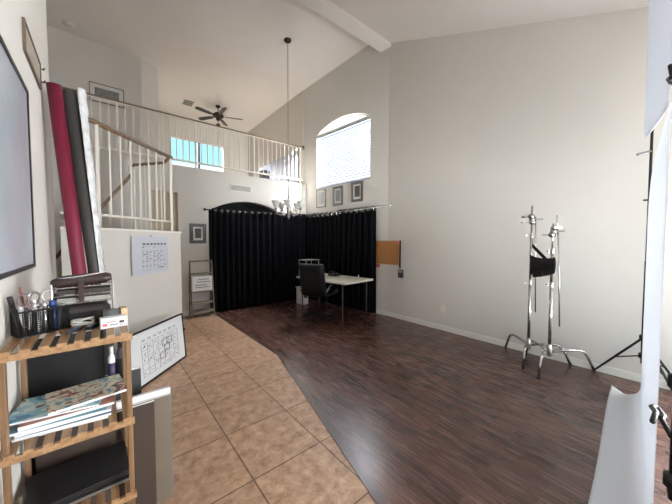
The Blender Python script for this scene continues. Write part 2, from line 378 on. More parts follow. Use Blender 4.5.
# ceilings and the beam at the break
bm = NB(); slab(bm, [(YB - .15, ceil_z(YB - .15)), (3.62, ceil_z(3.62)), (3.62, ceil_z(3.62) + .15), (YB - .15, ceil_z(YB - .15) + .15)], [], (XL - .2, 0, 0), (0, 1, 0), (0, 0, 1), (1, 0, 0), XR - XL + .4); struct('ceiling', bm, M['ceil'])
bm = NB(); slab(bm, [(2.8, 5.56), (3.7, 5.56), (6.3, 5.41), (10.2, 5.40), (10.2, 5.55), (2.8, 5.75)], [], (-2.42, 0, 0), (0, 1, 0), (0, 0, 1), (1, 0, 0), 7.0); struct('ceiling_loft', bm, M['ceil'])
bm = NB(); bx(bm, -2.3, XR + .1, 3.60, 3.85, 5.24, 5.6); struct('beam', bm, M['ceil'])
# stair landing enclosure = diagonal half wall
half = [(-0.30, 3.62), (-0.025, 3.62), (0.845, 4.47), (0.845, 5.05), (0.745, 5.05), (0.745, 4.51), (-0.065, 3.72), (-0.30, 3.72)]
bm = NB(); slab(bm, half, [], (0, 0, 0), (1, 0, 0), (0, 1, 0), (0, 0, 1), 1.61); struct('wall_stair', bm, M['wall'])
bm = NB(); cap = [(-0.30, 3.605), (-0.02, 3.605), (0.86, 4.463), (0.86, 5.06), (0.73, 5.06), (0.73, 4.52), (-0.07, 3.735), (-0.30, 3.735)]
slab(bm, cap, [], (0, 0, 1.61), (1, 0, 0), (0, 1, 0), (0, 0, 1), 0.022); struct('trim_2', bm, M['trim'])
bm = NB(); slab(bm, [(-0.30, 3.72), (-0.065, 3.72), (0.745, 4.52), (0.745, 5.05), (0.36, 5.05), (-0.30, 5.05)], [], (0, 0, 1.44), (1, 0, 0), (0, 1, 0), (0, 0, 1), 0.12); struct('floor_landing', bm, M['hall'])
bm = NB()
for i in range(7): bx(bm, 0.36 - .27 * (i + 1), 0.36 - .27 * i, 5.05, 6.0, 0, 1.44 - .18 * i)
struct('stair_flight', bm, M['hall'])
# baseboards
bm = NB(); bx(bm, XR - .014, XR, YB, 3.65, 0, .085); struct('baseboard_right', bm, M['trim'], bevel=.004)
bm = NB(); slab(bm, [(0, 0), (2.5, 0), (2.5, .085), (0, .085)], [], P0, UD, (0, 0, 1), -ND, 0.014); struct('baseboard_right_bend', bm, M['trim'])
bm = NB(); bx(bm, 1.14, AX0, YF - .014, YF, 0, .085); struct('baseboard_far', bm, M['trim'])
bm = NB(); bx(bm, XL, XL + .014, YB, 3.23, 0, .085); struct('baseboard_left', bm, M['trim'])

# ------------------------------------------------------------------ windows
def uvp(u, z, d=0.0): return P0 + UD * u + V((0, 0, z)) + ND * d
win = thing('window_1', 'arched window high in the right wall behind white blinds', 'window', uvp(wc, WZ0, .08)); win['kind'] = 'structure'
del win['category']
def in_pts(k): return [(W0 + k, WZ0 + k), (W1 - k, WZ0 + k)] + [(wc + (x - wc) * (1 - k / hw), z - k) for x, z in arcpts]
bm = NB(); slab(bm, hole, [in_pts(.022)], uvp(0, 0, .06), UD, (0, 0, 1), ND, .025); obj('window_frame', bm, M['trim'], win)
bm = NB(); slab(bm, [(W0, WS - .02), (W1, WS - .02), (W1, WS + .012), (W0, WS + .012)], [], uvp(0, 0, .06), UD, (0, 0, 1), ND, .025); obj('transom', bm, M['trim'], win)
bm = NB(); slab(bm, in_pts(.02), [], uvp(0, 0, .075), UD, (0, 0, 1), ND, .005); obj('pane', bm, M['pane'], win)
# blinds
bl = thing('window_blind', 'white slatted blind filling the arched window below its arch', 'blind', uvp(wc, WZ0, .04))
RB = Matrix((UD, ND, V((0, 0, 1)))).transposed()
tilt = RB @ Matrix.Rotation(math.radians(50), 3, 'X')
bm = NB(); nsl = 22
for i in range(nsl): box(bm, uvp(wc, WZ0 + .05 + i * (WS - WZ0 - .10) / (nsl - 1), .022), (W1 - W0 - .02, .058, .003), rot=tilt)
obj('slats', bm, M['blind'], bl)
bm = NB(); box(bm, uvp(wc, WS - .015, .025), (W1 - W0 - .01, .045, .045), rot=RB); obj('headrail', bm, M['vent'], bl)
bm = NB(); box(bm, uvp(wc, WZ0 + .02, .025), (W1 - W0 - .02, .045, .022), rot=RB); obj('bottom_rail', bm, M['blind'], bl)
for u in (W0 + .3, wc, W1 - .3):
    bm = NB(); tube(bm, [uvp(u, WZ0 + .02, -.002), uvp(u, WS, -.002)], .0016, 6); obj('ladder_cord', bm, M['blind'], bl)
# loft window
lw = thing('window_2', 'wide two-pane window at the back of the loft', 'window', ((LW[0] + LW[1]) / 2, 9.95, LW[2])); lw['kind'] = 'structure'; del lw['category']
bm = NB(); slab(bm, [(LW[0], LW[2]), (LW[1], LW[2]), (LW[1], LW[3]), (LW[0], LW[3])], [[(LW[0] + .05, LW[2] + .05), (LW[1] - .05, LW[2] + .05), (LW[1] - .05, LW[3] - .05), (LW[0] + .05, LW[3] - .05)]], (0, 9.92, 0), (1, 0, 0), (0, 0, 1), (0, 1, 0), .06); obj('window_frame', bm, M['trim'], lw)
bm = NB(); bx(bm, 2.43, 2.49, 9.92, 9.98, LW[2] + .05, LW[3] - .05); obj('mullion', bm, M['greyframe'], lw)
for a, b in ((LW[0] + .05, 2.43), (2.49, LW[1] - .05)):
    bm = NB(); bx(bm, a, b, 9.945, 9.95, LW[2] + .05, LW[3] - .05); obj('pane', bm, M['bluepane'], lw)
# patio window behind the camera: frame and panes
pw = thing('window_3', 'patio window', 'window', (2.2, YB - .07, BW[2])); pw['kind'] = 'structure'; del pw['category']; del pw['label']
bm = NB(); slab(bm, [(BW[0], BW[2]), (BW[1], BW[2]), (BW[1], BW[3]), (BW[0], BW[3])], [[(BW[0] + .06, BW[2] + .06), (3.19, BW[2] + .06), (3.19, BW[3] - .06), (BW[0] + .06, BW[3] - .06)], [(3.26, BW[2] + .06), (BW[1] - .06, BW[2] + .06), (BW[1] - .06, BW[3] - .06), (3.26, BW[3] - .06)]], (0, YB - .05, 0), (1, 0, 0), (0, 0, 1), (0, -1, 0), .06); obj('window_frame', bm, M['trim'], pw)

# ------------------------------------------------------------------ railings
def railing_posts(root, pts, z0, z1, r, m=None, name='baluster'):
    for p in pts:
        bm = NB(); box(bm, (p[0], p[1], (z0 + z1) / 2), (2 * r, 2 * r, z1 - z0)); obj(name, bm, m or M['railwhite'], root)
YR = 6.26
lr = thing('loft_railing', 'long white loft railing with brown handrail above the far wall', 'railing', (2.0, YR, LOFT))
bm = NB(); bx(bm, -2.28, 4.06, YR - .025, YR + .025, 3.91, 3.938); obj('handrail', bm, M['handrail'], lr, bevel=.008)
bm = NB(); bx(bm, -2.28, 4.06, YR - .010, YR + .010, 3.895, 3.91); obj('top_rail', bm, M['railwhite'], lr)
bm = NB(); bx(bm, -2.28, 4.06, YR - .015, YR + .015, 3.07, 3.10); obj('bottom_rail', bm, M['railwhite'], lr)
n = 44
railing_posts(lr, [(-1.0 + i * (4.98 / n), YR) for i in range(n + 1) if i % 11 != 0], 3.10, 3.89, .008)
railing_posts(lr, [(-1.0 + i * (4.98 / n), YR) for i in range(0, n + 1, 11)], LOFT, 3.89, .014, name='post')
for x in (-2.27, 4.075):
    bm = NB(); box(bm, (x, YR, 3.93), (.03, .1, .1)); obj('rosette', bm, M['handrail'], lr, bevel=.01)
sr = thing('stair_railing', 'white diagonal railing with tan handrail on the half wall', 'railing', (0.4, 4.08, 1.632))
def hl(t, off=0.055): return V((-0.03 + .86 * t - off * .7071, 3.62 + .85 * t + off * .7071, 0))
bm = NB(); pl = [V((-0.30, 3.67, 2.68)), V((-0.10, 3.67, 2.68)), hl(0.02) + V((0, 0, 2.675)), hl(0.2) + V((0, 0, 2.665)), hl(0.96) + V((0, 0, 2.65))]
tube(bm, pl, .024, 10); obj('handrail', bm, M['handrail'], sr, smooth=True)
bm = NB(); tube(bm, [V((-0.30, 3.67, 1.765)), V((-0.07, 3.67, 1.765)), hl(0.96) + V((0, 0, 1.765))], .013, 8); obj('bottom_rail', bm, M['railwhite'], sr)
railing_posts(sr, [hl(t) for t in (0.17, 0.28, 0.39, 0.5, 0.61, 0.72, 0.83)] + [V((-0.2, 3.67, 0))], 1.765, 2.655, .0065)
railing_posts(sr, [hl(0.055), hl(0.94)], 1.632, 2.655, .015, name='newel_post')
ir = thing('inner_stair_railing', 'inner stair railing with sloping brown handrail behind the diagonal railing', 'railing', (0.36, 5.0, 1.56))
bm = NB(); tube(bm, [(-0.75, 5.02, 0.88), (-0.06, 5.02, 1.88), (0.345, 5.02, 2.46), (0.36, 5.02, 2.50), (0.36, 5.0, 2.575), (0.37, 4.99, 2.59), (0.66, 4.52, 2.57), (0.70, 4.46, 2.6), (0.715, 4.44, 2.63)], .021, 10); obj('handrail', bm, M['handrail'], ir, smooth=True)
bm = NB(); tube(bm, [(0.36, 5.0, 1.56), (0.36, 5.0, 2.56)], .02, 8); obj('newel_post', bm, M['railwhite'], ir)
for t in (0.2, 0.36, 0.52, 0.68, 0.84):
    bm = NB(); x, y = 0.36 + .33 * t, 5.0 - .53 * t; box(bm, (x, y, 2.06), (.016, .016, 1.02)); obj('baluster', bm, M['railwhite'], ir)
for i in range(4):
    x = 0.22 - .135 * i; bm = NB(); zt = 2.49 - (0.36 - x) * 1.44; zs = 1.44 - .18 * int((0.36 - x) / .27)
    box(bm, (x, 5.06, (zt + zs) / 2), (.016, .016, zt - zs)); obj('baluster', bm, M['railwhite'], ir)

# ------------------------------------------------------------------ framed pictures
def picture(name, label, cat, o, u, w, h, fm, fw, mm, mw, am, d=.022, group=None, glaze=False):
    """o = lower left corner on the wall, u = horizontal unit vector; faces u x z side given by n"""
    u = V(u).normalized(); n = u.cross(V((0, 0, 1)))      # towards the viewer when u runs left to right
    root = thing(name, label, cat, V(o) + u * w / 2, 0, group)
    R = [(0, 0), (w, 0), (w, h), (0, h)]; I = [(fw, fw), (w - fw, fw), (w - fw, h - fw), (fw, h - fw)]
    bm = NB(); slab(bm, R, [I], V(o) + n * .002, u, (0, 0, 1), n, d); obj('frame', bm, fm, root)
    bm = NB(); slab(bm, I, [], V(o) + n * .004, u, (0, 0, 1), n, d * .35); obj('mat_board', bm, mm, root)
    if am is not None:
        k = fw + mw; bm = NB(); slab(bm, [(k, k * 1.15), (w - k, k * 1.15), (w - k, h - k), (k, h - k)], [], V(o) + n * (.004 + d * .35), u, (0, 0, 1), n, .002); obj('print', bm, am, root)
    return root
B = -UD   # left-to-right on the right wall as seen from the room
g = 'framed pictures under the arched window'
for u0, w, h, z, fm, mm, am, lb in ((2.125, .325, .44, 2.325, M['silverframe'], M['mat'], M['artlight'], 'pale picture with thin border below the arched window, nearest the corner'),
                                  (1.545, .325, .445, 2.32, M['greyframe'], M['mat'], M['art'], 'grey-framed picture below the middle of the arched window'),
                                  (0.955, .325, .43, 2.355, M['greyframe'], M['mat'], M['artdark'], 'dark grey-framed picture under the arched window, closest to the corkboard')):
    picture('picture_frame', lb, 'picture', uvp(u0, z) , B, w, h, fm, .02 if fm is M['silverframe'] else .055, mm, .05 if fm is M['silverframe'] else .035, am, group=g)
picture('picture_frame', 'small dark-framed picture on the far wall above the ladder shelf', 'picture', (1.335, YF, 1.45), (1, 0, 0), .31, .40, M['blackframe'], .065, M['mat'], .03, M['artdark'])
picture('picture_frame', 'wide picture in thin brown frame on the upper loft wall', 'picture', (-0.135, 7.38, 4.25), (1, 0, 0), .545, .36, M['silverframe'], .012, M['mat'], .07, M['art'])
# left wall: large glazed poster, small certificate, hooks (u runs along +Y so that it faces +X)
picture('poster_frame', 'large black-framed glazed poster on the left wall', 'picture', (XL, 1.43, 1.36), (0, 1, 0), .80, .94, M['blackframe'], .02, M['glazedart'], .12, None, d=.012)
picture('certificate_frame', 'small thin-framed certificate high on the left wall above the large poster', 'picture', (XL, 2.21, 2.50), (0, 1, 0), .50, .17, M['silverframe'], .012, M['certificate'], .03, None, d=.012)
for k, (y, z) in enumerate(((2.77, 2.66), (2.78, 2.58))):
    bm = NB(); tube(bm, [(XL, y, z), (XL + .018, y, z), (XL + .024, y, z + .012)], .006, 8)
    tag(obj('wall_hook', bm, M['ventdark']), ('upper' if k == 0 else 'lower') + ' of two tiny hooks on the left wall beside the certificate', 'hook', 'tiny hooks on the left wall')

# ------------------------------------------------------------------ curtains
def rod(name, label, p, q, r=.012):
    root = thing(name, label, 'curtain rod', (V(p) + V(q)) / 2)
    bm = NB(); tube(bm, [p, q], r, 10); obj('pole', bm, M['blackmetal'] if name == 'curtain_rod' and 'far' in label else M['silver'], root, smooth=True)
    return root
rf = rod('curtain_rod', 'dark curtain rod across the arched alcove in the far wall', (1.62, 6.09, 2.135), (4.07, 6.09, 2.15))
for x in (1.6, 4.085):
    bm = NB(); lathe(bm, [(0.0, -.03), (.02, -.02), (.026, 0), (.02, .02), (0, .03)], 12, (x, 6.09, 2.14)); obj('finial', bm, M['blackmetal'], rf, smooth=True)
for x in (1.68, 3.55):
    bm = NB(); tube(bm, [(x, 6.2, 2.14), (x, 6.09, 2.14)], .008, 8); obj('bracket', bm, M['blackmetal'], rf)
ra, rb = V((4.28, 3.52, 2.185)), V((4.045, 6.0, 2.14))
rr_ = rod('curtain_rod', 'pale curtain rod along the right wall beneath the three pictures', ra, rb)
bm = NB(); lathe(bm, [(0.0, -.03), (.018, -.02), (.024, 0), (.018, .02), (0, .03)], 12, ra); obj('finial', bm, M['silver'], rr_, smooth=True)
for t in (.08, .93):
    p = ra.lerp(rb, t); bm = NB(); tube(bm, [p, p + ND * .085], .007, 8); obj('bracket', bm, M['silver'], rr_)
def curtain(label, p, q, ztop, waves, group, amp=.034, rag=0.0, seed=0):
    p, q = V(p), V(q); d = (q - p); Lg = d.length; d.normalize(); n = V((d.y, -d.x, 0)); rnd = random.Random(seed)
    ph = [rnd.uniform(-.5, .5) for _ in range(40)]
    root = thing('blackout_curtain', label, 'curtain', ((p.x + q.x) / 2, (p.y + q.y) / 2, 0), 0, group)
    def f(s, t):
        z = ztop * t + .012 * (1 - t); k = 1 - .25 * t
        wv = math.sin(2 * PI * waves * s + .25 * math.sin(5 * s + seed) * (1 - t))
        wv += .35 * (1 - t) * math.sin(2 * PI * waves * .43 * s + seed)
        top = rag * (0.5 + 0.5 * math.sin(2 * PI * waves * 2 * s + 1)) * t ** 8
        return p + d * (Lg * s + .012 * math.sin(2 * PI * waves * 2 * s) * (1 - t)) + n * amp * wv * k + V((0, 0, z + top))
    bm = NB(); grid(bm, f, int(waves * 12), 14); obj('cloth', bm, M['curtain'], root, smooth=True, solid=.004)
    bmr = None
    for i in range(int(waves * 2)):
        s = (i + .5) / (waves * 2); c = p + d * Lg * s + V((0, 0, ztop - .045))
        slope = 1 if i % 2 else -1
        ax = (d + n * slope * 1.2).normalized(); a, b = frame_of(ax)
        bm = NB(); tube(bm, [c + (a * math.cos(t) + b * math.sin(t)) * .024 for t in [2 * PI * j / 14 for j in range(14)]], .006, 6, closed=True)
        obj('grommet', bm, M['silver'], root, smooth=True)
    return root
g1 = 'black curtains across the far alcove'; g2 = 'black curtains along the right wall'
curtain('black floor-length grommet curtain at the end beside the ladder shelf', (1.735, 6.09, 0), (2.36, 6.09, 0), 2.175, 5, g1, seed=1)
curtain('black floor-length grommet curtain hanging in the middle of the arched alcove', (2.34, 6.09, 0), (3.11, 6.09, 0), 2.18, 5, g1, seed=2)
curtain('black floor-length grommet curtain on the far wall behind the chandelier', (3.09, 6.09, 0), (4.108, 6.09, 0), 2.185, 6, g1, seed=3)
e0, e1 = V((4.262, 3.875, 0)) , V((4.046, 6.035, 0))
m1 = e0.lerp(e1, .5)
curtain('black curtain on the right wall, running up to the room corner', e1, m1.lerp(e0, .03), 2.165, 7, g2, amp=.03, rag=.03, seed=4)
curtain('black curtain on the right wall ending beside the corkboard', m1, e0, 2.19, 7, g2, amp=.03, rag=.03, seed=5)

# ------------------------------------------------------------------ loft details: fan, vents, detector, box
fx, fy = 2.655, 8.55
fan = thing('ceiling_fan', 'dark five-blade ceiling fan over the loft', 'fan', (fx, fy, 5.40))
bm = NB(); lathe(bm, [(.065, 5.40), (.06, 5.36), (.02, 5.335)], 18, (fx, fy, 0)); obj('canopy', bm, M['bronze'], fan, smooth=True)
bm = NB(); tube(bm, [(fx, fy, 5.36), (fx, fy, 5.17)], .012, 10); obj('downrod', bm, M['bronze'], fan)
bm = NB(); lathe(bm, [(.02, 5.20), (.10, 5.185), (.155, 5.14), (.15, 5.09), (.09, 5.06), (.0, 5.055)], 24, (fx, fy, 0)); obj('motor_housing', bm, M['bronze'], fan, smooth=True)
bm = NB(); lathe(bm, [(.06, 5.06), (.055, 5.0), (.035, 4.98), (0, 4.975)], 16, (fx, fy, 0)); obj('switch_housing', bm, M['bronze'], fan, smooth=True)
bm = NB(); lathe(bm, [(0.0, 4.90), (.05, 4.88), (.06, 4.84), (.045, 4.80), (0, 4.79)], 16, (fx, fy, 0)); obj('light_globe', bm, M['bronze'], fan, smooth=True)
bm = NB(); tube(bm, [(fx, fy, 4.98), (fx, fy, 4.88)], .008, 6); obj('light_stem', bm, M['bronze'], fan)
for k in range(5):
    a = math.radians(52 + 72 * k); R = Matrix.Rotation(a, 3, 'Z') @ Matrix.Rotation(math.radians(12), 3, 'X')
    bm = NB(); prof = [(.17, -.03), (.26, -.06), (.60, -.068), (.66, -.05), (.68, 0), (.66, .05), (.60, .068), (.26, .06), (.17, .03)]
    slab(bm, prof, [], (0, 0, 0), (1, 0, 0), (0, 1, 0), (0, 0, 1), .008); bmesh.ops.transform(bm, matrix=Matrix.Translation((fx, fy, 5.10)) @ R.to_4x4(), verts=bm.verts)
    obj('blade', bm, M['fanwood'], fan)
def grille(name, label, o, u, v, n, w, h, ns, cat='vent'):
    o, u, v, n = V(o), V(u).normalized(), V(v).normalized(), V(n).normalized()
    root = thing(name, label, cat, o)
    bm = NB(); slab(bm, [(-w / 2, -h / 2), (w / 2, -h / 2), (w / 2, h / 2), (-w / 2, h / 2)], [[(-w / 2 + .03, -h / 2 + .03), (w / 2 - .03, -h / 2 + .03), (w / 2 - .03, h / 2 - .03), (-w / 2 + .03, h / 2 - .03)]], o, u, v, n, .012); obj('frame', bm, M['vent'], root)
    bm = NB(); slab(bm, [(-w / 2 + .03, -h / 2 + .03), (w / 2 - .03, -h / 2 + .03), (w / 2 - .03, h / 2 - .03), (-w / 2 + .03, h / 2 - .03)], [], o + n * .001, u, v, n, .003); obj('backing', bm, M['ventdark'], root)
    R = Matrix((u, v, n)).transposed() @ Matrix.Rotation(math.radians(35), 3, 'X'); bm = NB()
    for i in range(ns): box(bm, o + v * (-h / 2 + .04 + (h - .08) * i / (ns - 1)) + n * .007, (w - .06, .012, .002), rot=R)
    obj('louvers', bm, M['vent'], root)
    return root
grille('air_vent', 'white louvred air vent on the far wall under the loft railing', (2.39, YF, 2.665), (1, 0, 0), (0, 0, 1), (0, -1, 0), .50, .17, 6)
grille('ceiling_vent', 'square air vent in the loft ceiling near the fan', (1.95, 8.9, 5.402), (1, 0, 0), (0, 1, 0), (0, 0, -1), .30, .42, 4)
sd = thing('smoke_detector', 'round white smoke detector on the ceiling above the stairs', 'smoke detector', (-0.38, 7.08, 5.405))
bm = NB(); lathe(bm, [(.075, 5.405), (.075, 5.385), (.062, 5.365), (0, 5.362)], 20, (-0.38, 7.08, 0)); obj('body', bm, M['vent'], sd, smooth=True)
bm = NB(); lathe(bm, [(.09, 5.407), (.09, 5.397), (.075, 5.397)], 20, (-0.38, 7.08, 0)); obj('base', bm, M['trim'], sd)
bm = NB(); bx(bm, 3.12, 3.30, 6.62, 6.85, LOFT - .02, 3.28); tag(obj('storage_box', bm, M['artdark'], bevel=.01), 'dark box standing on the loft floor behind the railing', 'box')
bm = NB(); grid(bm, lambda s, t: V((4.03 + .02 * math.sin(44 * s), 6.5 + 2.3 * s, 2.955 + 0.93 * t)), 90, 3)
dr = thing('sheer_curtain', 'pale blue sheer curtain along the right side of the loft behind the railing', 'curtain', (4.03, 7.6, LOFT))
obj('cloth', bm, M['loftblue'], dr, smooth=True, solid=.003)
bm = NB(); tube(bm, [(4.03, 6.45, 3.90), (4.03, 8.85, 3.90)], .010, 8); obj('pole', bm, M['silver'], dr)

# ------------------------------------------------------------------ chandelier
cx_, cy_ = 2.92, 5.03; ct = 5.483
ch = thing('chandelier', 'five-arm chandelier with glass bell shades hung on a long chain', 'chandelier', (cx_, cy_, ct))
bm = NB(); lathe(bm, [(.075, ct + .006), (.07, ct - .02), (.03, ct - .05), (.01, ct - .06)], 18, (cx_, cy_, 0)); obj('canopy', bm, M['bronze'], ch, smooth=True)
bm = NB(); nlk = 66; z1, z0 = ct - .06, 2.78
for i in range(nlk):
    z = z1 + (z0 - z1) * (i + .5) / nlk; h = (z1 - z0) / nlk * .62; a = (i % 2) * PI / 2
    tube(bm, [V((cx_ + .013 * math.cos(t) * math.cos(a), cy_ + .013 * math.cos(t) * math.sin(a), z + h * math.sin(t))) for t in [2 * PI * j / 8 for j in range(8)]], .0035, 5, closed=True)
obj('chain', bm, M['pewter'], ch)
bm = NB(); lathe(bm, [(.006, 2.79), (.012, 2.74), (.018, 2.6), (.02, 2.42), (.035, 2.36), (.022, 2.30), (.04, 2.24), (.06, 2.16), (.045, 2.08), (.02, 2.04), (.028, 2.0), (.012, 1.96), (0, 1.94)], 16, (cx_, cy_, 0)); obj('column', bm, M['pewter'], ch, smooth=True)
for k in range(5):
    a = 2 * PI * k / 5 + .35; u = V((math.cos(a), math.sin(a), 0)); c0 = V((cx_, cy_, 0))
    prof = [(.04, 2.12), (.09, 2.05), (.15, 2.02), (.21, 2.035), (.25, 2.08), (.255, 2.13)]
    bm = NB(); tube(bm, [c0 + u * r + V((0, 0, z)) for r, z in prof], .009, 8)
    tube(bm, [c0 + u * r + V((0, 0, z)) for r, z in [(.05, 2.24), (.10, 2.22), (.15, 2.16), (.17, 2.09), (.15, 2.03)]], .006, 6)
    arm = obj('arm', bm, M['pewter'], ch, smooth=True)
    p = c0 + u * .255
    bm = NB(); lathe(bm, [(.012, 2.12), (.035, 2.135), (.036, 2.15), (.014, 2.165)], 14, p); obj('bobeche', bm, M['pewter'], ch, smooth=True)
    bm = NB(); lathe(bm, [(.022, 2.155), (.05, 2.19), (.062, 2.24), (.088, 2.30), (.085, 2.30), (.058, 2.24), (.046, 2.195), (.02, 2.165)], 20, p); obj('shade', bm, M['frosted'], ch, smooth=True)

# ------------------------------------------------------------------ ladder shelf by the far wall
ls = thing('ladder_shelf', 'grey-brown leaning ladder shelf beside the black curtain', 'shelf', (1.50, 5.97, 0))
for x in (1.295, 1.70):
    bm = NB(); tube(bm, [(x, 5.90, 0), (x, 6.06, 1.115)], .014, 4); obj('side_rail', bm, M['beigewood'], ls)
    bm = NB(); tube(bm, [(x, 6.14, 0), (x, 6.07, 1.10)], .012, 4); obj('rear_leg', bm, M['beigewood'], ls)
bm = NB(); bx(bm, 1.29, 1.705, 6.045, 6.075, 1.085, 1.115); obj('top_rail', bm, M['beigewood'], ls)
for z, d in ((.855, .10), (.50, .17), (.27, .20), (.10, .22)):
    bm = NB(); y0 = 5.90 + .1435 * z - .012; bx(bm, 1.285, 1.71, y0, y0 + d, z - .014, z + .01); obj('shelf_board', bm, M['beigewood'], ls)
bxr = thing('storage_box', 'white printed carton standing on the ladder shelf', 'box', (1.49, 6.02, .51))
bm = NB(); bx(bm, 1.315, 1.685, 5.965, 6.06, .511, .80); obj('carton', bm, M['whitepaper'], bxr, bevel=.006)
for z, a, b in ((.74, 1.42, 1.62), (.69, 1.40, 1.64), (.63, 1.36, 1.58), (.585, 1.37, 1.63)):
    bm = NB(); bx(bm, a, b, 5.962, 5.965, z - .007, z + .007); obj('printed_mark', bm, M['greyink'], bxr)

# ------------------------------------------------------------------ desk corner
th = math.radians(6); dc = V((3.19, 3.60, 0)); dL = V((-math.sin(th), math.cos(th), 0)); dW = V((math.cos(th), math.sin(th), 0))
DL, DW = 1.36, .80
def dp(a, b, z): return dc + dL * a + dW * b + V((0, 0, z))
dk = thing('desk', 'white desk against the black curtain in the corner', 'desk', dp(DL / 2, DW / 2, 0))
bm = NB(); box(bm, dp(DL / 2, DW / 2, .757), (DW, DL, .036), th); obj('desktop', bm, M['desk'], dk, bevel=.005)
for a in (.12, DL - .12):
    for b in (.06, DW - .06):
        bm = NB(); tube(bm, [dp(a, b, 0), dp(a, b, .74)], .012, 8); obj('leg', bm, M['darkgrey'], dk, smooth=True)
for a in (.12, DL - .12):
    bm = NB(); tube(bm, [dp(a, .06, .725), dp(a, DW - .06, .725)], .012, 6); obj('crossbar', bm, M['steel'], dk)
ds = thing('desk_organizer', 'small wire-legged riser shelf at the back of the white desk', 'shelf', dp(1.20, .20, .775))
c = dp(1.20, .20, .776)
bm = NB(); box(bm, c + V((0, 0, .335)), (.36, .26, .018), th); obj('shelf_board', bm, M['greyframe'], ds)
for a in (-1, 1):
    for b in (-1, 1):
        q = c + dW * a * .165 + dL * b * .115; bm = NB(); tube(bm, [q, q + V((0, 0, .33))], .006, 6); obj('leg', bm, M['pewter'], ds)
bm = NB(); box(bm, c + V((0, 0, .10)) + dL * .02, (.07, .16, .198), th); tag(obj('book', bm, M['maroon']), 'dark red book upright inside the riser shelf on the desk', 'book')
hp = thing('desk_phone', 'black telephone on the white desk beside the chair', 'telephone', dp(.86, .60, .775)); c = dp(.86, .60, .775)
bm = NB(); box(bm, c + V((0, 0, .025)), (.18, .20, .048), th); obj('base', bm, M['black'], hp, bevel=.01)
bm = NB(); tube(bm, [c + dL * -.09 + dW * -.05 + V((0, 0, .058)), c + dL * -.06 + dW * -.05 + V((0, 0, .085)), c + dL * .06 + dW * -.05 + V((0, 0, .085)), c + dL * .09 + dW * -.05 + V((0, 0, .058))], .02, 8); obj('handset', bm, M['black'], hp, smooth=True)
bm = NB(); box(bm, c + dW * .045 + V((0, 0, .05)), (.06, .10, .004), th); obj('keypad', bm, M['steel'], hp)
bm = NB(); q = dp(.22, .62, .775); tube(bm, [q, q + V((0, 0, .07))], .008, 8); tag(obj('marker', bm, M['whitepaper']), 'small white marker standing near the right end of the desk', 'marker')
pc = thing('power_box', 'white cabinet unit with dark front panel standing under the desk', 'box', (3.56, 5.62, 0))
bm = NB(); bx(bm, 3.56, 3.72, 5.52, 5.80, 0.0, .38); obj('body', bm, M['whitepaper'], pc, bevel=.01)
bm = NB(); bx(bm, 3.60, 3.69, 5.512, 5.522, .16, .29); obj('panel', bm, M['darkgrey'], pc)
bm = NB(); bx(bm, 3.55, 3.73, 5.51, 5.81, .38, .40); obj('lid', bm, M['whitepaper'], pc)

# office chair, back towards the room
och = thing('office_chair', 'black leather swivel office chair pulled up to the white desk', 'chair', (3.20, 4.37, 0), math.radians(25))
och_m = Matrix.Translation((3.20, 4.37, 0)) @ Matrix.Rotation(math.radians(25), 4, 'Z')
def cobj(name, bm, m, **k):
    bm.transform(och_m); return obj(name, bm, m, och, **k)
def cushion(bm, c, s, rot=None, puff=.25, n=8):
    R = rot or Matrix.Identity(3)
    def f(i, j, sg):
        u, v = i * 2 - 1, j * 2 - 1; e = 2.6
        k = max(0.0, (1 - abs(u) ** 4) * (1 - abs(v) ** 4)); return V(c) + R @ V((u * s[0] / 2, v * s[1] / 2, sg * s[2] / 2 * (.45 + .55 * k ** .35)))
    grid(bm, lambda i, j: f(i, j, 1), n, n); grid(bm, lambda i, j: f(i, j, -1), n, n)
    # sides
    def side(fa):
        grid(bm, fa, n, 1)
    side(lambda i, t: f(i, 0, t * 2 - 1)); side(lambda i, t: f(i, 1, t * 2 - 1)); side(lambda i, t: f(0, i, t * 2 - 1)); side(lambda i, t: f(1, i, t * 2 - 1))
    bmesh.ops.remove_doubles(bm, verts=bm.verts, dist=.0008)
bm = NB(); cushion(bm, (.05, 0, .50), (.50, .52, .12)); cobj('seat', bm, M['leather'], smooth=True)
Rb = Matrix.Rotation(math.radians(-100), 3, 'Y')
bm = NB(); cushion(bm, (-.26, 0, .79), (.58, .50, .13), Rb); cobj('backrest', bm, M['leather'], smooth=True)
bm = NB(); cushion(bm, (-.285, 0, .985), (.17, .47, .16), Rb); cobj('headrest_roll', bm, M['leather'], smooth=True)
for s in (-1, 1):
    bm = NB(); tube(bm, [(-.22, s * .27, .54), (-.16, s * .30, .66), (-.02, s * .305, .69), (.14, s * .30, .68), (.20, s * .29, .59), (.12, s * .25, .48)], .016, 8); a_ = cobj('arm', bm, M['chrome'], smooth=True)
    bm = NB(); tube(bm, [(-.14, s * .303, .698), (.0, s * .307, .707), (.12, s * .303, .698)], [.016, .022, .016], 8)
    bm.transform(och_m); obj('arm_pad', bm, M['black'], a_, smooth=True)
bm = NB(); tube(bm, [(0, 0, .10), (0, 0, .45)], [.03, .022], 12); cobj('gas_column', bm, M['blackmetal'], smooth=True)
bm = NB(); box(bm, (0, 0, .44), (.22, .18, .04)); cobj('mechanism', bm, M['blackmetal'])
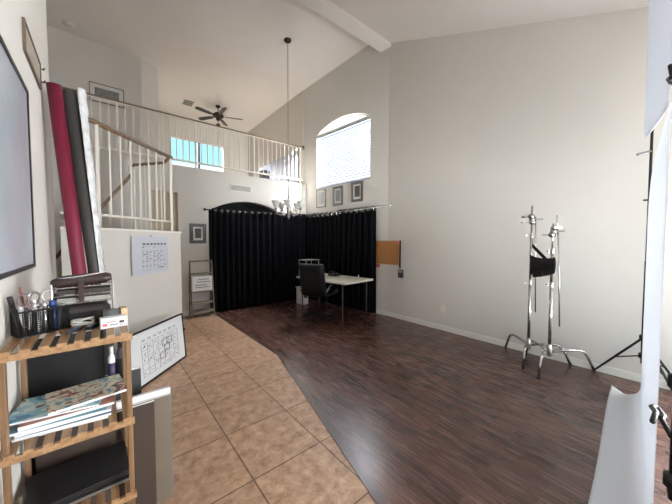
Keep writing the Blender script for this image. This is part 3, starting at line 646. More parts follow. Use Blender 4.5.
for k in range(5):
    a = 2 * PI * k / 5 + .4; u = V((math.cos(a), math.sin(a), 0))
    bm = NB(); tube(bm, [u * .02 + V((0, 0, .12)), u * .18 + V((0, 0, .10)), u * .31 + V((0, 0, .075))], [.026, .022, .015], 8); leg = cobj('leg', bm, M['black'], smooth=True)
    bm = NB(); p = u * .31; lathe(bm, [(0, -.012), (.024, -.012), (.028, 0), (.024, .012), (0, .012)], 12)
    bmesh.ops.transform(bm, matrix=Matrix.Translation(p + V((0, 0, .0285))) @ Matrix.Rotation(a, 4, 'Z') @ Matrix.Rotation(PI / 2, 4, 'X'), verts=bm.verts)
    tube(bm, [p + V((0, 0, .03)), p + V((0, 0, .075))], .006, 6); bm.transform(och_m); obj('caster', bm, M['black'], leg)

# ------------------------------------------------------------------ right wall items: corkboard, strap, remote, pins, outlet
cb = thing('corkboard', 'cork pinboard on the right wall next to the black curtain', 'pinboard', (XR, 3.63, 1.27))
bm = NB(); slab(bm, [(0, 0), (.61, 0), (.61, .475), (0, .475)], [[(.012, .012), (.598, .012), (.598, .463), (.012, .463)]], (XR - .031, 3.935, 1.035), (0, -1, 0), (0, 0, 1), (-1, 0, 0), .02); obj('frame', bm, M['woodblock'], cb)
bm = NB(); slab(bm, [(.012, .012), (.598, .012), (.598, .463), (.012, .463)], [], (XR - .032, 3.935, 1.035), (0, -1, 0), (0, 0, 1), (-1, 0, 0), .012); obj('cork_panel', bm, M['cork'], cb)
bm = NB(); bx(bm, XR - .047, XR - .043, 3.34, 3.43, 1.44, 1.50); tag(obj('sticky_note', bm, M['pink']), 'pink note pinned at the top of the corkboard', 'note', 'pink notes at the corkboard')
bm = NB(); bx(bm, XR - .03, XR - .018, 3.83, 3.93, .965, 1.03); tag(obj('sticky_note', bm, M['pink']), 'pink note stuck on the wall under the corkboard', 'note', 'pink notes at the corkboard')
st = thing('lanyard', 'black lanyard strap hanging from the right edge of the corkboard', 'strap', (XR, 3.30, 1.50))
bm = NB(); slab(bm, [(0, 0), (.028, 0), (.034, .52), (.006, .52)], [], (XR - .052, 3.32, .99), (0, -1, 0), (0, 0, 1), (-1, 0, 0), .008); obj('strap', bm, M['cloth'], st)
bm = NB(); tube(bm, [(XR - .045, 3.305, 1.0), (XR - .035, 3.30, .975), (XR - .022, 3.295, .95)], .005, 6); obj('clasp', bm, M['steel'], st)
rc = thing('key_pouch', 'dark key pouch dangling below the corkboard', 'pouch', (XR, 3.29, .95))
bm = NB(); bx(bm, XR - .035, XR - .008, 3.25, 3.37, .80, .955); obj('body', bm, M['smoke'], rc, bevel=.01)
bm = NB(); bx(bm, XR - .04, XR - .035, 3.27, 3.35, .90, .94); obj('buckle', bm, M['steel'], rc)
ol = thing('wall_outlet', 'white power outlet low on the right wall', 'outlet', (XR, 2.45, .36))
bm = NB(); bx(bm, XR - .007, XR, 2.415, 2.49, .30, .42); obj('plate', bm, M['plate'], ol, bevel=.003)
for z in (.335, .385):
    bm = NB(); bx(bm, XR - .009, XR - .006, 2.435, 2.47, z - .016, z + .016); obj('socket', bm, M['vent'], ol, bevel=.004)

# ------------------------------------------------------------------ chrome grip stands
def cstand(label, c, feet, ztop, rot, arm_pts, heads, gname):
    root = thing('grip_stand', label, 'light stand', (c[0], c[1], 0), 0, gname); c = V((c[0], c[1], 0))
    bm = NB(); tube(bm, [c + V((0, 0, .16)), c + V((0, 0, 1.0))], .0175, 12); obj('base_column', bm, M['chrome'], root, smooth=True)
    bm = NB(); tube(bm, [c + V((0, 0, 1.0)), c + V((0, 0, ztop * .82))], .0145, 12); obj('middle_riser', bm, M['chrome'], root, smooth=True)
    bm = NB(); tube(bm, [c + V((0, 0, ztop * .82)), c + V((0, 0, ztop))], .009, 10); obj('top_riser', bm, M['chrome'], root, smooth=True)
    bm = NB(); lathe(bm, [(.018, .15), (.026, .16), (.028, .235), (.022, .25), (.022, .28), (.018, .29)], 16, c); obj('hub', bm, M['steel'], root, smooth=True)
    for f in feet:
        f = V((f[0], f[1], 0)); d = f - c; L = d.length; u = d.normalized()
        h = .235
        pts = [c + u * .02 + V((0, 0, h - .03)), c + u * (L * .45) + V((0, 0, h)), c + u * (L * .68) + V((0, 0, h)), c + u * (L * .78) + V((0, 0, h - .018)), c + u * (L * .86) + V((0, 0, h - .075)), f + V((0, 0, .014))]
        bm = NB(); tube(bm, pts, .0145, 10); leg = obj('leg', bm, M['chrome'], root, smooth=True)
        bm = NB(); tube(bm, [f + V((0, 0, 0)), f + V((0, 0, .03))], .0165, 10); obj('rubber_foot', bm, M['rubber'], leg)
    for z in (1.0, ztop * .82):
        bm = NB(); lathe(bm, [(.016, z - .05), (.019, z - .04), (.019, z + .01), (.015, z + .02)], 14, c); col_ = obj('collar', bm, M['steel'], root, smooth=True)
        bm = NB(); u = V((math.cos(rot), math.sin(rot), 0)); tube(bm, [c + V((0, 0, z - .015)), c + u * .06 + V((0, 0, z - .015))], .006, 8); box(bm, c + u * .075 + V((0, 0, z - .015)), (.035, .01, .022), rot); obj('knob', bm, M['steel'], col_)
    for z, rr in heads:
        u = V((math.cos(rr), math.sin(rr), 0)); w = V((-u.y, u.x, 0)); R = rr
        hd = None
        bm = NB(); lathe(bm, [(.0, -.025), (.028, -.025), (.032, -.010), (.032, .010), (.028, .025), (0, .025)], 18)
        bmesh.ops.transform(bm, matrix=Matrix.Translation(c + u * .01 + V((0, 0, z))) @ Matrix.Rotation(rr, 4, 'Z') @ Matrix.Rotation(PI / 2, 4, 'X'), verts=bm.verts)
        hd = obj('grip_head', bm, M['chrome'], root, smooth=True)
        bm = NB(); tube(bm, [c + V((0, 0, z)) - w * .03, c + V((0, 0, z)) - w * .09], .009, 8); box(bm, c + V((0, 0, z)) - w * .10, (.075, .014, .02), rr); obj('t_handle', bm, M['steel'], hd)
    for P in arm_pts:
        bm = NB(); tube(bm, P, .0075, 8); obj('grip_arm', bm, M['chrome'], root, smooth=True)
    return root
vdir = V((.64, .77, 0)); rdir = V((.77, -.64, 0))
cA, cB = (4.07, 1.135), (4.0, .905)
gs = 'chrome grip stands by the right wall'
A = V((cA[0], cA[1], 0)); Bc = V((cB[0], cB[1], 0))
cstand('taller chrome grip stand by the right wall, closer to the outlet', cA, [(4.315, 1.475), (3.755, 1.095), (4.30, .765)], 1.93, 2.6,
       [[A + rdir * .045 + V((0, 0, 1.80)), A + rdir * .04 - vdir * .02 + V((0, 0, 1.4)), A + rdir * .06 - vdir * .02 + V((0, 0, .62))]],
       [(1.80, 2.9), (1.765, .4), (1.73, 3.8)], gs)
cstand('shorter chrome grip stand by the right wall, closer to the white backdrop', cB, [(4.32, .555), (3.637, .912), (4.22, 1.21)], 1.70, .8,
       [[Bc + rdir * .04 + V((0, 0, 1.80)), Bc + rdir * .055 + V((0, 0, 1.58))], [Bc + rdir * .06 + V((0, 0, 1.60)), Bc + rdir * .09 + V((0, 0, .98)), Bc + rdir * .11 + V((0, 0, .50))]],
       [(1.61, .2), (1.65, -.9), (1.57, 2.6)], gs)
# black cloth hung between the stands
sb = thing('sandbag', 'black saddle sandbag slung between the two chrome grip stands', 'sandbag', (4.03, 1.02, 1.05))
def bagp(s, t):
    p = (A - V((.035, 0, 0)) - rdir * .01).lerp(Bc - V((.035, 0, 0)) + rdir * .03, s)
    z = 1.335 - .03 * s * (1 - s) * 4 - t * (.235 - .05 * s) - .02 * s
    return p - vdir * (.018 + .035 * math.sin(PI * t) * (.4 + .6 * math.sin(PI * s))) + V((0, 0, z))
bm = NB(); grid(bm, bagp, 14, 10); obj('pouch', bm, M['cloth'], sb, smooth=True, solid=.02)
bm = NB(); grid(bm, lambda s, t: (A + rdir * .03 - V((.045, 0, 0))).lerp(Bc - V((.045, 0, 0)), s * .8) + V((0, 0, 1.47 - .17 * s - .05 * t)), 8, 3); obj('strap', bm, M['cloth'], sb, smooth=True, solid=.006)
bm = NB(); grid(bm, lambda s, t: A.lerp(Bc, .2 + .45 * s) - V((.055, 0, 0)) + V((0, 0, 1.13 - .07 * t + .02 * s)), 6, 4); obj('flap', bm, M['cloth'], sb, smooth=True, solid=.02)

# ------------------------------------------------------------------ white backdrop paper, its stands and clamps
far_, near_ = V((3.90, .168, 0)), V((1.98, .03, 0))
bdp = thing('backdrop_paper', 'white seamless backdrop paper hanging and sweeping onto the wood floor', 'backdrop', (2.9, .15, 0)); bdp['kind'] = 'thing'
def ztop_(s):
    k = [(0, 1.45), (.12, 1.62), (.3, 1.80), (.55, 1.97), (.8, 2.05), (1, 2.12)]
    for (a, za), (b, zb) in zip(k, k[1:]):
        if s <= b: return za + (zb - za) * (s - a) / (b - a)
    return 2.12
def sheet(s, t):
    b = far_.lerp(near_, s); r = .11
    if t > .4:
        k = (t - .4) / .6; return b + V((0, .02 * k * k * math.sin(PI * s), r + .002 + (ztop_(s) - r) * k))
    if t > .2:
        a = (t - .2) / .2 * PI / 2; return b + V((0, r - r * math.sin(a), .002 + r - r * math.cos(a)))
    e = .10 + .03 * s + .006 * math.sin(6 * s)
    return b + V((.13 * (1 - s) * (1 - t / .2), r + e * (1 - t / .2), .002 + .006 * max(0, math.sin(8 * s)) * (1 - t / .2) ** 2))
bm = NB(); grid(bm, sheet, 48, 40); obj('sheet', bm, M['paper'], bdp, smooth=True, solid=.002)
up = thing('paper_sheet', 'white paper sheet hanging with a curled lower end at upper right', 'paper', (2.7, .14, 2.3))
f2, n2 = V((3.45, .19, 0)), V((1.93, .035, 0))
def sheet2(s, t):
    b = f2.lerp(n2, s); z0 = 2.35 - .43 * s + .18 * s * s + .04 * (1 - s) ** 14
    z = z0 + (3.62 - z0) * t
    return b + V((0, .012 * math.sin(PI * s) + .015 * math.sin(2 * PI * s) * t, z))
bm = NB(); grid(bm, sheet2, 32, 40); obj('sheet', bm, M['paper2'], up, smooth=True, solid=.002)
bm = NB(); tube(bm, [V((3.5, .19, 3.63)), V((1.9, .05, 3.63))], .035, 14); obj('roll_core', bm, M['core'], up, smooth=True)
def stand(name, label, c, ztop, feet, zj, zb, grp=None):
    c = V((c[0], c[1], 0)); root = thing(name, label, 'light stand', c, 0, grp)
    bm = NB(); tube(bm, [c + V((0, 0, zb - .08)), c + V((0, 0, 1.3))], .0145, 10); obj('lower_tube', bm, M['blackmetal'], root, smooth=True)
    bm = NB(); tube(bm, [c + V((0, 0, 1.3)), c + V((0, 0, ztop))], .011, 10); obj('upper_tube', bm, M['blackmetal'], root, smooth=True)
    for z in (zj, zb):
        bm = NB(); lathe(bm, [(.014, z - .03), (.03, z - .025), (.03, z + .02), (.016, z + .03)], 14, c); obj('collar', bm, M['black'], root, smooth=True)
    for f in feet:
        f = V((f[0], f[1], .012)); k = c + V((0, 0, zj)) ; d = (f - k)
        bm = NB(); tube(bm, [k + d * .03, f], .011, 8); leg = obj('leg', bm, M['blackmetal'], root, smooth=True)
        bm = NB(); tube(bm, [f - V((0, 0, .011)), f + V((0, 0, .018))], .014, 8); obj('rubber_foot', bm, M['rubber'], leg)
        bm = NB(); tube(bm, [c + V((0, 0, zb)), k + d * .55], .007, 6); obj('brace', bm, M['blackmetal'], root)
    return root
st2 = stand('light_stand', 'thin black light stand behind the white backdrop, against the right wall', (4.11, .175), 2.75, [(4.325, .555), (3.85, -.1), (4.33, -.1)], .54, .36)
bm = NB(); tube(bm, [(4.11, .175, 1.90), (4.10, .215, 1.90)], .009, 8); obj('knob', bm, M['black'], st2)
bm = NB(); tube(bm, [(4.11, .175, 2.37), (4.05, .265, 2.345)], .011, 8); obj('clamp_arm', bm, M['black'], st2)
st3 = stand('backdrop_stand', 'black backdrop stand at the right edge beside the white paper', (1.72, -.025), 3.63, [(1.35, -.25), (2.12, -.2), (1.60, -.42)], .95, .55)
bm = NB(); tube(bm, [(1.72, -.025, .50), (1.80, -.05, .42), (1.80, -.06, .05), (1.86, -.07, .02)], .02, 8); obj('strut', bm, M['black'], st3)
def clamp(label, p, k=1.0):
    root = thing('spring_clamp', label, 'clamp', p, 0, 'black spring clamps on the backdrop'); p = V(p); d = V((1, .09, 0)).normalized()
    for q in (-1, 1):
        bm = NB(); tube(bm, [p + d * .07 * k + V((0, .003 * q, .003 * q)), p + d * .03 * k + V((0, .014 * q, .010 * q)) * k, p + V((0, .006 * q, .008 * q)) * k, p - d * .10 * k + V((0, .02 * q, .014 * q)) * k], [.007 * k, .008 * k, .008 * k, .007 * k], 8); obj('jaw', bm, M['black'], root, smooth=True)
    bm = NB(); tube(bm, [p + V((0, -.014, 0)), p + V((0, .014, 0))], .008, 10); obj('pivot', bm, M['blackmetal'], root)
clamp('black spring clamp gripping the lower part of the white paper', (1.86, .024, .735), 1.3)
clamp('black spring clamp holding the upper white paper sheet', (1.87, .024, 2.19))

# ------------------------------------------------------------------ calendar on the half wall, whiteboard below
n45 = V((.7071, -.7071, 0)); u45 = V((.7071, .7071, 0))
def hw_p(s, z, d=0.0): return V((-.02, 3.605, 0)) + u45 * s + n45 * (.012 + d) + V((0, 0, z))
s0 = .355; cw, chh = .585, .445; cz = 1.11
cal = thing('wall_calendar', 'month calendar pinned to the diagonal half wall', 'calendar', hw_p(s0 + cw / 2, cz))
bm = NB(); slab(bm, [(0, 0), (cw, 0), (cw, chh), (0, chh)], [], hw_p(s0, cz, .001), u45, (0, 0, 1), n45, .006); obj('sheet', bm, M['calpaper'], cal)
bm = NB(); box(bm, hw_p(s0 + cw / 2 + .0, cz + chh + .006, .006), (.012, .012, .012), PI / 4); obj('pin', bm, M['steel'], cal)
def strip(bm, a, b, z0, z1, d=.0075): slab(bm, [(0, 0), (b - a, 0), (b - a, z1 - z0), (0, z1 - z0)], [], hw_p(s0 + a, cz + z0, d), u45, (0, 0, 1), n45, .0008)
bm = NB()
for i in range(7): strip(bm, .155 + i * .058, .155 + i * .058 + .04, .345, .362)
obj('weekday_header', bm, M['ink'], cal)
bm = NB()
for r in range(6): strip(bm, .145, .56, .045 + r * .056, .047 + r * .056)
for c in range(8): strip(bm, .145 + c * .0592, .147 + c * .0592, .045, .327)
obj('grid_lines', bm, M['greyink'], cal)
bm = NB(); rnd = random.Random(3)
for r in range(5):
    for c in range(7):
        if rnd.random() < .8: strip(bm, .155 + c * .0592, .155 + c * .0592 + rnd.uniform(.008, .02), .085 + r * .056, .095 + r * .056)
for (r, c, l) in ((3, 0, .045), (3, 1, .03), (2, 1, .035), (3, 4, .04), (2, 4, .035), (0, 4, .06), (0, 5, .05), (2, 2, .02), (3, 3, .02)):
    strip(bm, .155 + c * .0592, .155 + c * .0592 + l, .062 + r * .056, .069 + r * .056)
obj('date_marks', bm, M['ink'], cal)
# whiteboard leaning on the half wall
b0 = V((.785, 4.005, .006)); bl_ = -V((.671, .741, 0)).normalized(); wl, wh = .92, .57
lean = V((-.741 * .045, .671 * .045, .56)).normalized(); wn = bl_.cross(lean); wn = wn if wn.x > 0 else -wn
wb = thing('whiteboard', 'whiteboard with handwritten month grid leaning against the diagonal half wall', 'whiteboard', b0)
R4 = [(0, 0), (wl, 0), (wl, wh), (0, wh)]; k = .018
bm = NB(); slab(bm, R4, [[(k, k), (wl - k, k), (wl - k, wh - k), (k, wh - k)]], b0, bl_, lean, wn, .018); obj('frame', bm, M['blackframe'], wb)
bm = NB(); slab(bm, [(k, k), (wl - k, k), (wl - k, wh - k), (k, wh - k)], [], b0 + wn * .003, bl_, lean, wn, .009); obj('writing_surface', bm, M['wboard'], wb)
def wp(a, b): return b0 + wn * .0132 + bl_ * a + lean * b
bm = NB(); rnd = random.Random(11)
def stroke(pts, r=.0022): tube(bm, [wp(a, b) for a, b in pts], r, 4)
for r in range(6): stroke([(.14, .08 + r * .068), (.74, .08 + r * .068)], .0014)
for c in range(8): stroke([(.14 + c * .0857, .08), (.14 + c * .0857, .42)], .0014)
obj('drawn_grid', bm, M['greyink'], wb)
bm = NB()
for c in range(7):
    for r in range(5):
        if rnd.random() < .75:
            a = .155 + c * .0857 + .0; b = .10 + r * .068
            stroke([(a + rnd.uniform(0, .06), b + rnd.uniform(-.005, .03)) for _ in range(rnd.choice((3, 4, 5)))], .002)
for c in range(7): stroke([(.165 + c * .0857 + j * .012, .45 + (.018 if j % 2 else 0)) for j in range(5)], .002)
for (a, b) in ((.34, .30), (.255, .30), (.30, .23), (.385, .165)): stroke([(a, b), (a + .085, b), (a + .085, b + .066), (a, b + .066), (a, b)], .0032)
obj('handwriting', bm, M['ink'], wb)
bm = NB(); box(bm, b0 + lean * (wh * .62) - bl_ * .012 + wn * .01, (.022, .022, .03), PI / 4); obj('corner_clip', bm, M['black'], wb, bevel=.006)

# ------------------------------------------------------------------ paper rolls leaning on the left wall end
def roll(name, label, top, low, r, m, grp):
    top, low = V(top), V(low); d = (top - low).normalized(); foot = low - d * ((low.z - .004 - r * .15) / d.z)
    root = thing(name, label, 'paper roll', foot, 0, grp)
    bm = NB(); tube(bm, [foot, top], r, 24); obj('paper', bm, m, root, smooth=True)
    a, b = frame_of(d)
    bm = NB(); tube(bm, [top - d * .03, top + d * .004], r * .62, 18); obj('core', bm, M['core'], root)
    return root, foot, d, top
gr = 'tall paper rolls leaning at the end of the left wall'
roll('seamless_paper_roll', 'crimson seamless paper roll leaning at the end of the left wall', (-.232, 2.75, 2.569), (-.130, 2.75, 1.170), .040, M['red'], gr)
rt, ft, dd, tp = roll('seamless_paper_roll', 'charcoal seamless paper roll half wrapped in clear plastic', (-.165, 2.82, 2.575), (-.040, 2.82, 1.158), .044, M['greyroll'], gr)
def sleeve(q, t):
    a = -1.25 + 3.0 * q; k = math.exp(-((q - .30) * 1.9) ** 2) * (.15 + .85 * t ** 1.2)
    return ft.lerp(tp, .42 + .59 * t) + (V((1, 0, 0)) * math.cos(a) + V((0, 1, 0)) * math.sin(a)) * (.0475 + .004 * math.sin(50 * t + 8 * q) * math.sin(31 * t + 2)) + V((.05 * k, -.02 * k, 0))
bm = NB(); grid(bm, sleeve, 20, 90)
obj('plastic_sleeve', bm, M['plastic'], rt, smooth=True, solid=.001)

# ------------------------------------------------------------------ bamboo shelf by the left wall
SX0, SX1, SY0, SY1 = -.287, .080, 1.445, 1.79
sh = thing('bamboo_shelf', 'three-tier slatted bamboo shelf against the left wall', 'shelf', ((SX0 + SX1) / 2, (SY0 + SY1) / 2, 0))
for x in (SX0 + .01, SX1 - .01):
    for y in (SY0 + .011, SY1 - .011):
        bm = NB(); box(bm, (x, y, .545), (.018, .022, 1.09)); obj('leg', bm, M['bamboo_post'], sh, bevel=.003)
TIERS = (1.118, .758, .435)
for z in TIERS:
    bm = NB(); bx(bm, SX0 - .005, SX1 + .005, SY0 - .008, SY0 + .006, z - .03, z - .006)
    tr = obj('tier', bm, M['bamboo'], sh)
    bm = NB(); bx(bm, SX0 - .005, SX1 + .005, SY1 - .006, SY1 + .008, z - .03, z - .006); obj('rear_rail', bm, M['bamboo'], tr)
    nS = 8; w = .027; wid = SX1 - SX0
    for i in range(nS):
        x = SX0 + .006 + w / 2 + (wid - .012 - w) * i / (nS - 1); bm = NB(); bx(bm, x - w / 2, x + w / 2, SY0 - .008, SY1 + .008, z - .006, z + .004); obj('slat', bm, M['bamboo'], tr)
ZT = TIERS[0] + .0045
# pen holder
ph = thing('pen_holder', 'black mesh pen holder full of pens and scissors', 'pen holder', (-.205, 1.66, ZT))
R8 = Matrix.Rotation(math.radians(26), 3, 'Z'); pc_ = V((-.205, 1.665, ZT))
def pp(x, y, z): return pc_ + R8 @ V((x, y, 0)) + V((0, 0, z))
PW, PD, PH = .15, .075, .10
bm = NB()
for (a, b) in (((-PW / 2, -PD / 2), (PW / 2, -PD / 2)), ((PW / 2, -PD / 2), (PW / 2, PD / 2)), ((PW / 2, PD / 2), (-PW / 2, PD / 2)), ((-PW / 2, PD / 2), (-PW / 2, -PD / 2))):
    nn = 16 if abs(a[0] - b[0]) > .1 else 9
    for i in range(nn):
        t = i / (nn - 1); p = pp(a[0] + (b[0] - a[0]) * t, a[1] + (b[1] - a[1]) * t, 0); tube(bm, [p + V((0, 0, .003)), p + V((0, 0, PH))], .0013, 4)
    for i in range(12):
        z = .004 + (PH - .006) * i / 11; tube(bm, [pp(a[0], a[1], z), pp(b[0], b[1], z)], .0012, 4)
obj('mesh_wall', bm, M['meshblack'], ph)
bm = NB(); tube(bm, [pp(-PW / 2, -PD / 2, PH), pp(PW / 2, -PD / 2, PH), pp(PW / 2, PD / 2, PH), pp(-PW / 2, PD / 2, PH)], .004, 6, closed=True); obj('rim', bm, M['black'], ph)
bm = NB(); slab(bm, [(-PW / 2, -PD / 2), (PW / 2, -PD / 2), (PW / 2, PD / 2), (-PW / 2, PD / 2)], [], pc_ + V((0, 0, .001)), R8 @ V((1, 0, 0)), R8 @ V((0, 1, 0)), (0, 0, 1), .003); obj('base', bm, M['black'], ph)
for xd in (-.025, .025):
    bm = NB(); a_, b_ = pp(xd, -PD / 2, 0), pp(xd, PD / 2, 0); grid(bm, lambda s, t: a_.lerp(b_, s) + V((0, 0, .004 + .09 * t)), 2, 2); obj('divider', bm, M['black'], ph, solid=.002)
gp = 'pens and tools in the black mesh holder'
pens = [(-.062, -.02, -.09, -.01, .165, .0075, M['black'], 'marker', 'thick black marker leaning left in the mesh pen holder'),
        (-.055, .02, -.05, .02, .12, .008, M['whitepaper'], 'marker', 'white capped marker at the left end of the pen holder'),
        (-.012, .0, -.02, .0, .14, .006, M['cable'], 'pen', 'white pen among the scissors in the pen holder'),
        (.006, -.015, .005, -.02, .125, .0075, M['silver'], 'pen', 'silver marker in the middle of the mesh pen holder'),
        (.036, -.01, .032, -.012, .128, .010, M['bluepen'], 'marker', 'thick blue marker in the mesh pen holder'),
        (.05, .015, .058, .02, .15, .0095, M['black'], 'marker', 'fat black marker at the right of the pen holder'),
        (.045, -.025, .052, -.02, .115, .006, M['tapegrey'], 'pen', 'grey pen low at the right of the pen holder'),
        (-.03, .025, -.045, .04, .19, .004, M['redpen'], 'pencil', 'slim pencil standing tallest in the pen holder')]
for x, y, x2, y2, L, r, m, kind, lb in pens:
    a_ = pp(x, y, .005); b_ = pp(x2, y2, L); d = (b_ - a_)
    root = thing(kind, lb, kind, a_, 0, gp)
    bm = NB(); tube(bm, [a_, a_ + d * .78], r, 10); obj('barrel', bm, m, root, smooth=True)
    bm = NB(); tube(bm, [a_ + d * .77, a_ + d * .98, b_], [r * 1.1, r * 1.1, r * .7], 10); obj('cap', bm, m, root, smooth=True)
def scissors(label, x, y, z, rot, m, sc=1.0):
    root = thing('scissors', label, 'scissors', pp(x, y, .02), 0, 'scissors in the black mesh holder'); c = pp(x, y, z)
    e = R8 @ V((math.cos(rot), math.sin(rot), 0))
    for s in (-1, 1):
        bm = NB(); q = c + e * s * .021 * sc + V((0, 0, .028 * sc)); tube(bm, [q + (e * math.cos(t) * .018 + V((0, 0, 1)) * math.sin(t) * .024) * sc for t in [2 * PI * j / 16 for j in range(16)]], .0042 * sc, 6, closed=True)
        tube(bm, [c + e * s * .012 * sc + V((0, 0, .008)), c - e * s * .002 - V((0, 0, .02))], .004, 6); obj('handle', bm, m, root, smooth=True)
        bm = NB(); tube(bm, [c - e * s * .002 - V((0, 0, .02)), c - e * s * .004 - V((0, 0, .095))], [.004, .0015], 6); obj('blade', bm, M['steel'], root)
scissors('scissors with pinkish handles standing in the pen holder', -.035, -.008, .118, .3, M['pinkgrey'], .95)
scissors('scissors with pale grey handles in the middle of the pen holder', .008, .018, .122, -.2, M['steel'], .9)
# rear stack: metal tray with dark notebooks and bags
tx0, tx1, ty0, ty1 = -.175, .03, 1.69, 1.785
ty = thing('letter_tray', 'wire letter tray holding papers at the back of the bamboo shelf', 'tray', ((tx0 + tx1) / 2, 1.74, ZT))
for z in (.10, .135, .17):
    bm = NB(); tube(bm, [(tx0, ty0, ZT + z), (tx1, ty0, ZT + z + .004), (tx1, ty1, ZT + z + .004), (tx0, ty1, ZT + z)], .003, 6, closed=True)
    for i in range(1, 6):
        x = tx0 + (tx1 - tx0) * i / 6; tube(bm, [(x, ty0, ZT + z), (x, ty1, ZT + z)], .0018, 5)
    obj('wire_shelf', bm, M['steel'], ty)
for x in (tx0, tx1):
    bm = NB(); tube(bm, [(x, ty0, ZT), (x, ty0, ZT + .19)], .0035, 6); tube(bm, [(x, ty1, ZT), (x, ty1, ZT + .19)], .0035, 6); obj('side_wire', bm, M['steel'], ty)
for i, (z, m, lb) in enumerate(((.108, M['greypaper'], 'papers on the lowest wire of the letter tray'), (.143, M['darkbag'], 'dark folders on the middle wire of the letter tray'))):
    bm = NB(); bx(bm, tx0 + .015, tx1 - .008, ty0 + .006, ty1 - .006, ZT + z - .001, ZT + z + .018); tag(obj('paper_stack', bm, m), lb, 'papers')
bm = NB(); cushion(bm, (-.075, 1.738, ZT + .200), (.205, .10, .05), Matrix.Rotation(math.radians(-4), 3, 'Y')); bg = thing('leather_bag', 'dark maroon leather bag lying on top of the letter tray', 'bag', (-.075, 1.738, ZT + .18)); obj('body', bm, M['maroon'], bg, smooth=True)
bm = NB(); bx(bm, -.09, -.07, 1.682, 1.688, ZT + .11, ZT + .20); obj('strap', bm, M['maroon'], bg)
bm = NB(); tube(bm, [(-.15, 1.70, ZT + .212), (-.08, 1.69, ZT + .220), (.0, 1.70, ZT + .232)], .004, 6); obj('zipper', bm, M['silver'], bg)
bm = NB(); cushion(bm, (-.075, 1.735, ZT + .045), (.19, .10, .088)); bg2 = thing('camera_pouch', 'dark brown pouch tucked beneath the wire letter tray', 'pouch', (-.075, 1.735, ZT)); obj('body', bm, M['darkbag'], bg2, smooth=True)
bm = NB(); bx(bm, -.12, -.03, 1.684, 1.690, ZT + .03, ZT + .06); obj('flap', bm, M['black'], bg2)
bm = NB(); tube(bm, [V((-.075 + .030 * math.cos(t * 2.0) + .010 * math.sin(t * 3), 1.655 + .022 * math.sin(t * 2.0), ZT + .006 + .012 * (1 + math.sin(t * 1.3)) + .01 * t / 9)) for t in [i * .28 for i in range(34)]], .0045, 6); tag(obj('charging_cable', bm, M['cable'], smooth=True), 'coiled white cable on the bamboo shelf between pens and tape', 'cable')
for i, (x, y, z, m, lb) in enumerate(((-.10, 1.59, ZT, M['smoke'], 'dark flat gadget lying on the slats in front of the cable'), (-.045, 1.60, ZT, M['black'], 'black card reader lying on the slats near the label box'))):
    gd = thing('card_reader', lb, 'gadget', (x, y, z), 0, 'small gadgets on the top tier'); bm = NB(); box(bm, (x, y, z + .007), (.022, .075, .014), -.45); obj('body', bm, m, gd, bevel=.003)
    bm = NB(); box(bm, (x, y, z + .0148), (.014, .05, .0014), -.45); obj('screen', bm, M['navymag'], gd)
lbx = thing('label_box', 'white box with printed label at the right end of the bamboo shelf', 'box', (.03, 1.60, ZT), math.radians(0))
bm = NB(); box(bm, (.027, 1.575, ZT + .0222), (.092, .045, .044), math.radians(6)); obj('carton', bm, M['whitepaper'], lbx, bevel=.002)
Rl = Matrix.Rotation(math.radians(6), 3, 'Z')
for (x, z, w, h, m) in ((-.032, .016, .016, .012, M['pink']), (-.01, .027, .03, .005, M['redmag']), (.0, .014, .03, .006, M['greyink']), (.026, .022, .018, .012, M['artdark']), (.028, .009, .022, .004, M['greyink'])):
    bm = NB(); box(bm, V((.027, 1.575, ZT + z)) + Rl @ V((x, -.0228, 0)), (w, .0012, h), rot=Rl); obj('printed_mark', bm, m, lbx)
tp_ = thing('tape_roll', 'grey tape roll standing behind the label box', 'tape', (.03, 1.63, ZT))
bm = NB(); lathe(bm, [(.016, -.028), (.033, -.028), (.034, 0), (.033, .028), (.016, .028), (.016, -.028)], 22); bmesh.ops.transform(bm, matrix=Matrix.Translation((.02, 1.635, ZT + .0345)) @ Matrix.Rotation(PI / 2, 4, 'Y'), verts=bm.verts); obj('tape', bm, M['tapegrey'], tp_, smooth=True)
bm = NB(); lathe(bm, [(.0155, -.027), (.0157, .027)], 18); bmesh.ops.transform(bm, matrix=Matrix.Translation((.02, 1.635, ZT + .0345)) @ Matrix.Rotation(PI / 2, 4, 'Y'), verts=bm.verts); obj('core', bm, M['core'], tp_, solid=.001)
bm = NB(); box(bm, (.066, 1.655, ZT + .033), (.026, .055, .066), .1); tag(obj('wood_block', bm, M['woodblock'], bevel=.002), 'pale wood block at the right rear corner of the bamboo shelf', 'block')
# magazines on the middle tier
ZM = TIERS[1] + .0045
mags = [(-30, -.125, 1.605, M['whitepaper'], 'white magazine at the bottom of the pile on the middle tier'), (-27, -.12, 1.60, M['navymag'], 'navy magazine second from the bottom of the pile'), (-24, -.125, 1.605, M['whitepaper'], 'white magazine above the navy one in the pile'),
        (-28, -.135, 1.60, M['bluemag'], 'blue magazine in the middle of the pile'), (-21, -.12, 1.61, M['whitepaper'], 'thin white magazine above the blue one in the pile'), (-24, -.115, 1.60, M['redmag'], 'red and white magazine below the top of the pile'),
        (-31, -.15, 1.615, M['skymag'], 'sky-blue magazine near the top of the pile, showing at the left'), (-14, -.068, 1.625, M['mixmag'], 'illustrated pale magazine on top of the pile')]
z = ZM
for i, (a, x, y, m, lb) in enumerate(mags):
    t = .0085 + .003 * (i % 2)
    root = thing('magazine', lb, 'magazine', (x, y, z), 0, 'magazines on the middle tier')
    R = math.radians(a + 22); W = .275 if i < 7 else .25
    bm = NB(); box(bm, (x, y, z + t * .45), (W, .20, t * .8), R); obj('pages', bm, M['whitepaper'], root)
    bm = NB(); box(bm, (x, y, z + t * .93), (W + .004, .204, t * .12), R); obj('cover', bm, m, root)
    z += t
